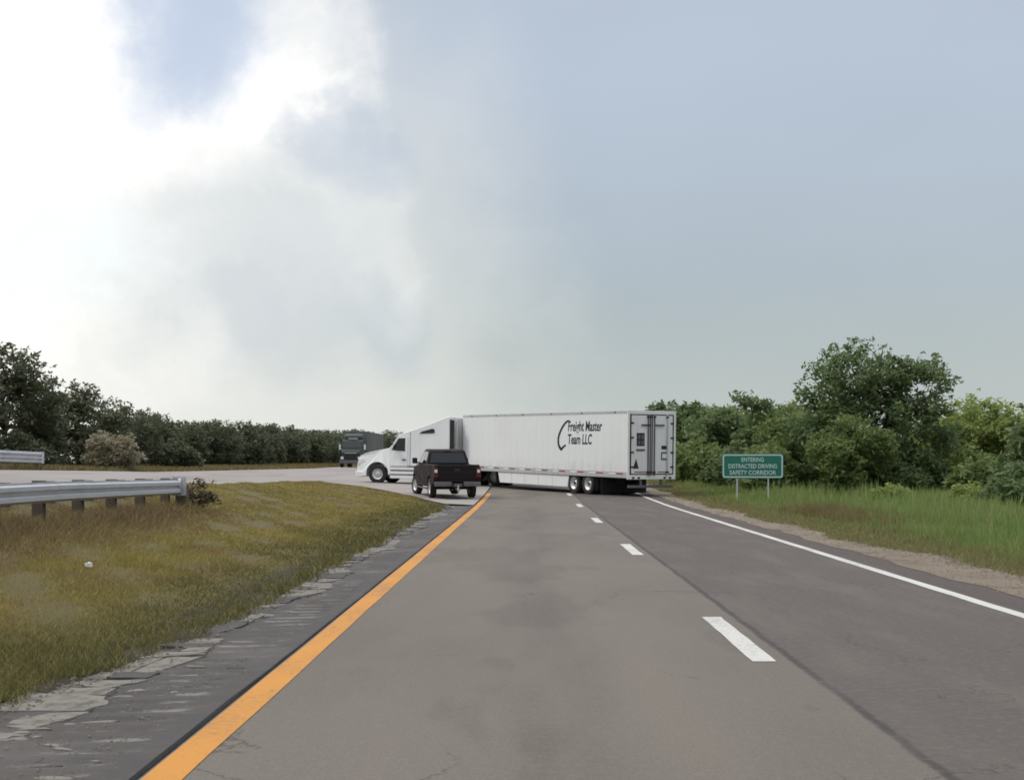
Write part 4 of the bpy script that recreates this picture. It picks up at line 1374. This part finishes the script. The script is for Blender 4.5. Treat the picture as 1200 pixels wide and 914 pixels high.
# dark trees behind the trailer doors
m6 = tree_meshes(6.5, [(0, 0, 4.6, 2.0, 1.6, 1.5), (-1.5, 0, 3.4, 1.8, 1.5, 1.7), (1.5, 0, 3.5, 1.8, 1.5, 1.7), (0, 0, 1.5, 2.8, 1.6, 1.5)], M['leaf_dark'], 210, 48, .24, .18, (.4, .8))
m7 = tree_meshes(6.0, [(0, 0, 4.0, 1.8, 1.6, 1.5), (-1.3, 0, 2.8, 1.6, 1.5, 1.7), (1.6, 0, 3.0, 1.6, 1.5, 1.7), (0, 0, 1.3, 2.6, 1.6, 1.4)], M['leaf_mid'], 200, 48, .24, .18, (.4, .8))
plant('broadleaf_tree', m6, wpos(845, 82), 82, .2, .72, 'dark tree behind the left end of the green sign', 'tree')
plant('broadleaf_tree', m6, wpos(812, 92), 92, 1.9, .82, 'dark tree seen just right of the trailer doors', 'tree')
plant('broadleaf_tree', m6, wpos(782, 110), 110, 3.0, .93, 'dark tree whose top shows above the trailer rear corner', 'tree')
plant('broadleaf_tree', m7, wpos(968, 78), 78, 1.0, .82, 'mid green tree in the second row behind the tallest tree', 'tree')
plant('bush', b2, wpos(815, 74), 74, 2.0, 1.4, 'mid green bush on the verge between trailer doors and sign', 'bush')
plant('bush', b1, wpos(862, 70), 70, 1.0, 1.3, 'dark bush behind the left post of the green sign', 'bush')


def wood(name, spots, variants, label, cat):
    """a far-off belt of trees that reads as one mass: one object"""
    parts = []
    for (x, y, s) in spots:
        vsrc = variants[int(RNG.integers(len(variants)))]
        a = RNG.uniform(0, 6.28)
        c, s_ = math.cos(a), math.sin(a)
        q = vsrc * s
        q = np.stack([q[:, 0] * c - q[:, 1] * s_, q[:, 0] * s_ + q[:, 1] * c, q[:, 2]], 1)
        parts.append(q + np.array([x, y, float(H(x, y))]))
    V = np.concatenate(parts)
    return V


def verts_of(me):
    a = np.empty(len(me.vertices) * 3, np.float32); me.vertices.foreach_get('co', a)
    return a.reshape(-1, 3)


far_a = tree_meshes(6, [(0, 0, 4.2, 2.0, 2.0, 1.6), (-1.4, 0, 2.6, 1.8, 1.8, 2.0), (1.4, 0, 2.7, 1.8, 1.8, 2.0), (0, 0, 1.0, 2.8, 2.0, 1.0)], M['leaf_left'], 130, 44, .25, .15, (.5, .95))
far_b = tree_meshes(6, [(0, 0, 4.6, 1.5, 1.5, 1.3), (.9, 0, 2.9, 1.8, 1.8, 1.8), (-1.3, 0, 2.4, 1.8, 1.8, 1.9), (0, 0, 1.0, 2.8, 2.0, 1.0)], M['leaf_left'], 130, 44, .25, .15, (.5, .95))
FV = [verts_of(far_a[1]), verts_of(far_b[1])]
# left belt: outline follows height over distance
spots = []
y = 104.0
while y < 420:
    for row, xr in enumerate((-28.5, -33.5)):
        if row and y > 260: continue
        hh = np.interp(y, [100, 117, 145, 200, 270, 420], [4.4, 4.3, 4.6, 5.4, 6.6, 9.5])
        spots.append((xr + RNG.uniform(-1, 1), y + RNG.uniform(-1, 1), hh / 6.9 * RNG.uniform(.78, 1.16)))
    y += np.interp(y, [100, 420], [2.6, 6.0])
V = wood('wood', spots, FV, '', '')
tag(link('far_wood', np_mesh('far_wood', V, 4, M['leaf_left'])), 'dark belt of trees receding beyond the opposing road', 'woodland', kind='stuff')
# right belt behind the individually seen trees, and the far end of the road
spots = []
y = 100.0
while y < 420:
    for xr in (17.5, 22.5):
        spots.append((xr + RNG.uniform(-1, 1), y + RNG.uniform(-1, 1), np.interp(y, [100, 140, 420], [.82, 1.0, 1.3]) * RNG.uniform(.9, 1.1)))
    y += np.interp(y, [100, 420], [3.2, 6.5])
for k in range(16):
    spots.append((24 + k * 2.4 + RNG.uniform(-.5, .5), 86 + RNG.uniform(-3, 3), .62 * RNG.uniform(.85, 1.1)))
for k in range(24):
    spots.append((-30 + k * 2.6, 440 + RNG.uniform(-4, 4), 1.35 * RNG.uniform(.85, 1.1)))
V = wood('wood', spots, FV, '', '')
tag(link('far_wood', np_mesh('far_wood', V, 4, M['leaf_mid'])), 'green belt of trees behind the right-hand verge', 'woodland', kind='stuff')

# individual dark trees at the left edge beyond the far guardrail
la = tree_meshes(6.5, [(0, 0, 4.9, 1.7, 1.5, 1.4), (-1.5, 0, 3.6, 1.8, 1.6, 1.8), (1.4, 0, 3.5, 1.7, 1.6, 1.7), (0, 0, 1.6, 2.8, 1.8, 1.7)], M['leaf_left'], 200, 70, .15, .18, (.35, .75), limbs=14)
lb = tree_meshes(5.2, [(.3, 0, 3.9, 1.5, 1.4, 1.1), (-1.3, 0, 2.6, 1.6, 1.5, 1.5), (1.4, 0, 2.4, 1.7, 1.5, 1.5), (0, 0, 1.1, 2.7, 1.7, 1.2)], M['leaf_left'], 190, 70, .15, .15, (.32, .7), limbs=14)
for i, (px, d, s, ms, lab) in enumerate((
        (-75, 66, 1.12, la, 'dark tree standing partly outside the left edge of the picture'),
        (5, 70, 1.05, la, 'tallest dark tree at the left edge, above the far guardrail'),
        (48, 74, .97, lb, 'dark tree just right of the far guardrail end'),
        (92, 79, 1.00, lb, 'dark tree behind the pale shrub beyond the opposing road'),
        (135, 86, .86, lb, 'dark tree with ragged top right of the pale shrub'),
        (168, 95, .66, la, 'dark tree where the left treeline drops to its lower run'))):
    plant('roadside_tree', ms, wpos(px, d), d, .9 * i, s, lab, 'tree')
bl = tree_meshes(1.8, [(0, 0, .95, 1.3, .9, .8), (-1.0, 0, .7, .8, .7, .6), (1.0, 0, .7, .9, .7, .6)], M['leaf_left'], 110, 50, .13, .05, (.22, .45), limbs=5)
pb = tree_meshes(2.2, [(0, 0, 1.2, 1.3, 1.0, 1.0), (.8, 0, .8, .9, .9, .7), (-.6, 0, .6, .8, .8, .6)], M['leaf_pale'], 90, 45, .15, .05, (.25, .5), limbs=6)
plant('shrub', pb, wpos(130, 69), 69, 0, .92, 'pale beige-leaved shrub beyond the opposing road', 'bush')
for px, d, s, lab in ((22, 66, .8, 'low dark bush behind the far guardrail'), (205, 88, .85, 'low dark bush right of the pale shrub beyond the opposing road')):
    plant('bush', bl, wpos(px, d), d, px, s * 1.2, lab, 'bush')

sb = tree_meshes(.6, [(0, 0, .32, .26, .22, .24), (.12, 0, .18, .2, .2, .15)], M['leaf_brown'], 40, 26, .05, .02, (.08, .15), limbs=4)
plant('bush', sb, -7.72, 30.9, 0, 1.25, 'small brown bush at the end of the near guardrail', 'bush')

# ------------------------------------------------------------------ grass


def blades(x, y, z, h, w, lean=.35):
    n_ = len(x)
    a = RNG.random(n_) * 2 * np.pi
    dx, dy = np.cos(a) * w * .5, np.sin(a) * w * .5
    lx, ly = RNG.normal(size=n_) * h * lean, RNG.normal(size=n_) * h * lean
    V = np.empty((n_, 3, 3))
    V[:, 0] = np.stack([x - dx, y - dy, z], 1)
    V[:, 1] = np.stack([x + dx, y + dy, z], 1)
    V[:, 2] = np.stack([x + lx, y + ly, z + h], 1)
    return V.reshape(-1, 3)


def ysample(n_, y0, y1, p=1.6):
    u = RNG.random(n_)
    a = 1 - p
    return (y0 ** a + u * (y1 ** a - y0 ** a)) ** (1 / a)


n_ = 300000
y = ysample(n_, 7.5, 92, 1.45); x = -3.02 - RNG.random(n_) * 8.0
yn = interp(-x, CXN, CYN); yf = interp(-x, CXN, CYF)
ok = ((y < yn + .1) | (y > yf)) & (x < -3.1 - widen(y) - .12 * np.sin(y * 1.7) - .1 * np.sin(y * 4.1))
x, y = x[ok], y[ok]
cl = .5 + .5 * np.sin(x * 1.3 + 1.2 * np.sin(y * .31)) * np.sin(y * .37 + x * .5)
h = (.025 + .04 * RNG.random(len(x))) * (.6 + 1.0 * cl)
near_rail = np.exp(-((x + 7.7) / .7) ** 2) * (y < 31)
h *= 1 + 4.0 * near_rail * RNG.random(len(x))
V = blades(x, y, zground(x, y) - .01, h, np.maximum(.006, .0010 * y) * (.7 + .6 * RNG.random(len(x))), .7)
tv = []
for k in range(260):
    ty = float(ysample(1, 6.5, 48, 1.3)[0]); tx = -3.0 - float(widen(ty)) - abs(RNG.normal()) * .16
    q = int(RNG.integers(10, 28)); sp = RNG.uniform(.03, .09)
    bx_ = tx + RNG.normal(size=q) * sp; by_ = ty + RNG.normal(size=q) * sp * 1.5
    tv.append(blades(bx_, by_, H(bx_, by_) - .06, .07 + .10 * RNG.random(q), np.full(q, max(.008, .0011 * ty)), .6))
V = np.concatenate([V] + tv)
tag(link('median_grass', np_mesh('median_grass', V, 3, M['grass_median'])), 'short olive and straw coloured grass on the median', 'grass', kind='stuff')

n_ = 190000
y = ysample(n_, 11, 100, 1.35); x = 6.5 + 11.5 * RNG.random(n_) ** 1.25
edge = 7.25 - .55 * sstep((y - 13) / 16) + .22 * np.sin(y * .63) + .12 * np.sin(y * 1.7 + 1)
ok = x > edge + .1 * RNG.normal(size=n_)
x, y = x[ok], y[ok]
far = np.clip((x - 7.6) / 2.2, 0, 1)
cl = .5 + .5 * np.sin(x * 1.1 + 1.1 * np.sin(y * .41)) * np.sin(y * .29 + x * .7)
h = (.05 + .06 * RNG.random(len(x))) + far * (.14 + .42 * RNG.random(len(x)) ** 1.5) * (.45 + 1.0 * cl)
V = blades(x, y, zground(x, y) - .01, h, np.maximum(.010, .0012 * y) * (.7 + .6 * RNG.random(len(x))), .3)
n_ = 5000
y2 = ysample(n_, 18, 62, 1.2); x2 = 9.6 + 5.5 * RNG.random(n_)
g_ = (np.sin(x2 * 2.1 + y2 * .6) * np.sin(y2 * .9 + 1)) > .25
x2, y2 = x2[g_], y2[g_]
V = np.concatenate([V, blades(x2, y2, H(x2, y2) - .03, .5 + .55 * RNG.random(len(x2)), np.maximum(.02, .0016 * y2), .14)])
tag(link('verge_grass', np_mesh('verge_grass', V, 3, M['grass_right'])), 'tall green grass on the right-hand verge', 'grass', kind='stuff')

# patch of dry weeds right of the sign, and the grass strip beyond the opposing road
n_ = 9000
cxw = wpos(940, 38) + 1.3
x = cxw + RNG.normal(size=n_) * .75; y = 38 + RNG.normal(size=n_) * 2.6
k_ = x > 8.1; x = x[k_]; y = y[k_]; n_ = len(x)
h = .16 + .40 * RNG.random(n_) * np.exp(-((x - cxw) / 1.3) ** 2)
V = blades(x, y, H(x, y) - .03, h, np.full(n_, .04), .3)
tag(link('dry_weeds', np_mesh('dry_weeds', V, 3, M['weeds'])), 'clump of brown dry weeds in the right verge past the sign', 'weeds', kind='stuff')
n_ = 40000
y = ysample(n_, 40, 260, 1.3); x = -20.7 - 6.5 * RNG.random(n_)
h = .10 + .25 * RNG.random(n_)
V = blades(x, y, H(x, y) - .03, h, np.maximum(.03, .0014 * y), .3)
tag(link('outer_grass', np_mesh('outer_grass', V, 3, M['weeds'])), 'rough dry grass between the opposing road and the trees', 'grass', kind='stuff')

# scrap of white litter in the median
lx_, ly_ = wpos(104, 17), 17.0
lv = MB()
for k in range(3):
    pts = []
    for i in range(7):
        a = 2 * math.pi * i / 7
        pts.append((math.cos(a) * (.05 + .02 * random.random()), math.sin(a) * (.045 + .02 * random.random()), .02 + .045 * k + random.uniform(-.012, .012)))
    lv.v += pts
for k in range(2):
    for i in range(7):
        a = k * 7 + i; b = k * 7 + (i + 1) % 7
        lv.f.append((a, b, b + 7, a + 7))
lv.f += [tuple(range(7))[::-1], tuple(range(14, 21))]
o = lv.build('litter', M['paper'])
o.scale = (.8, .65, .6)
o.location = (lx_, ly_, float(H(lx_, ly_)) + .02)
tag(o, 'crumpled scrap of white litter lying in the median grass', 'litter')
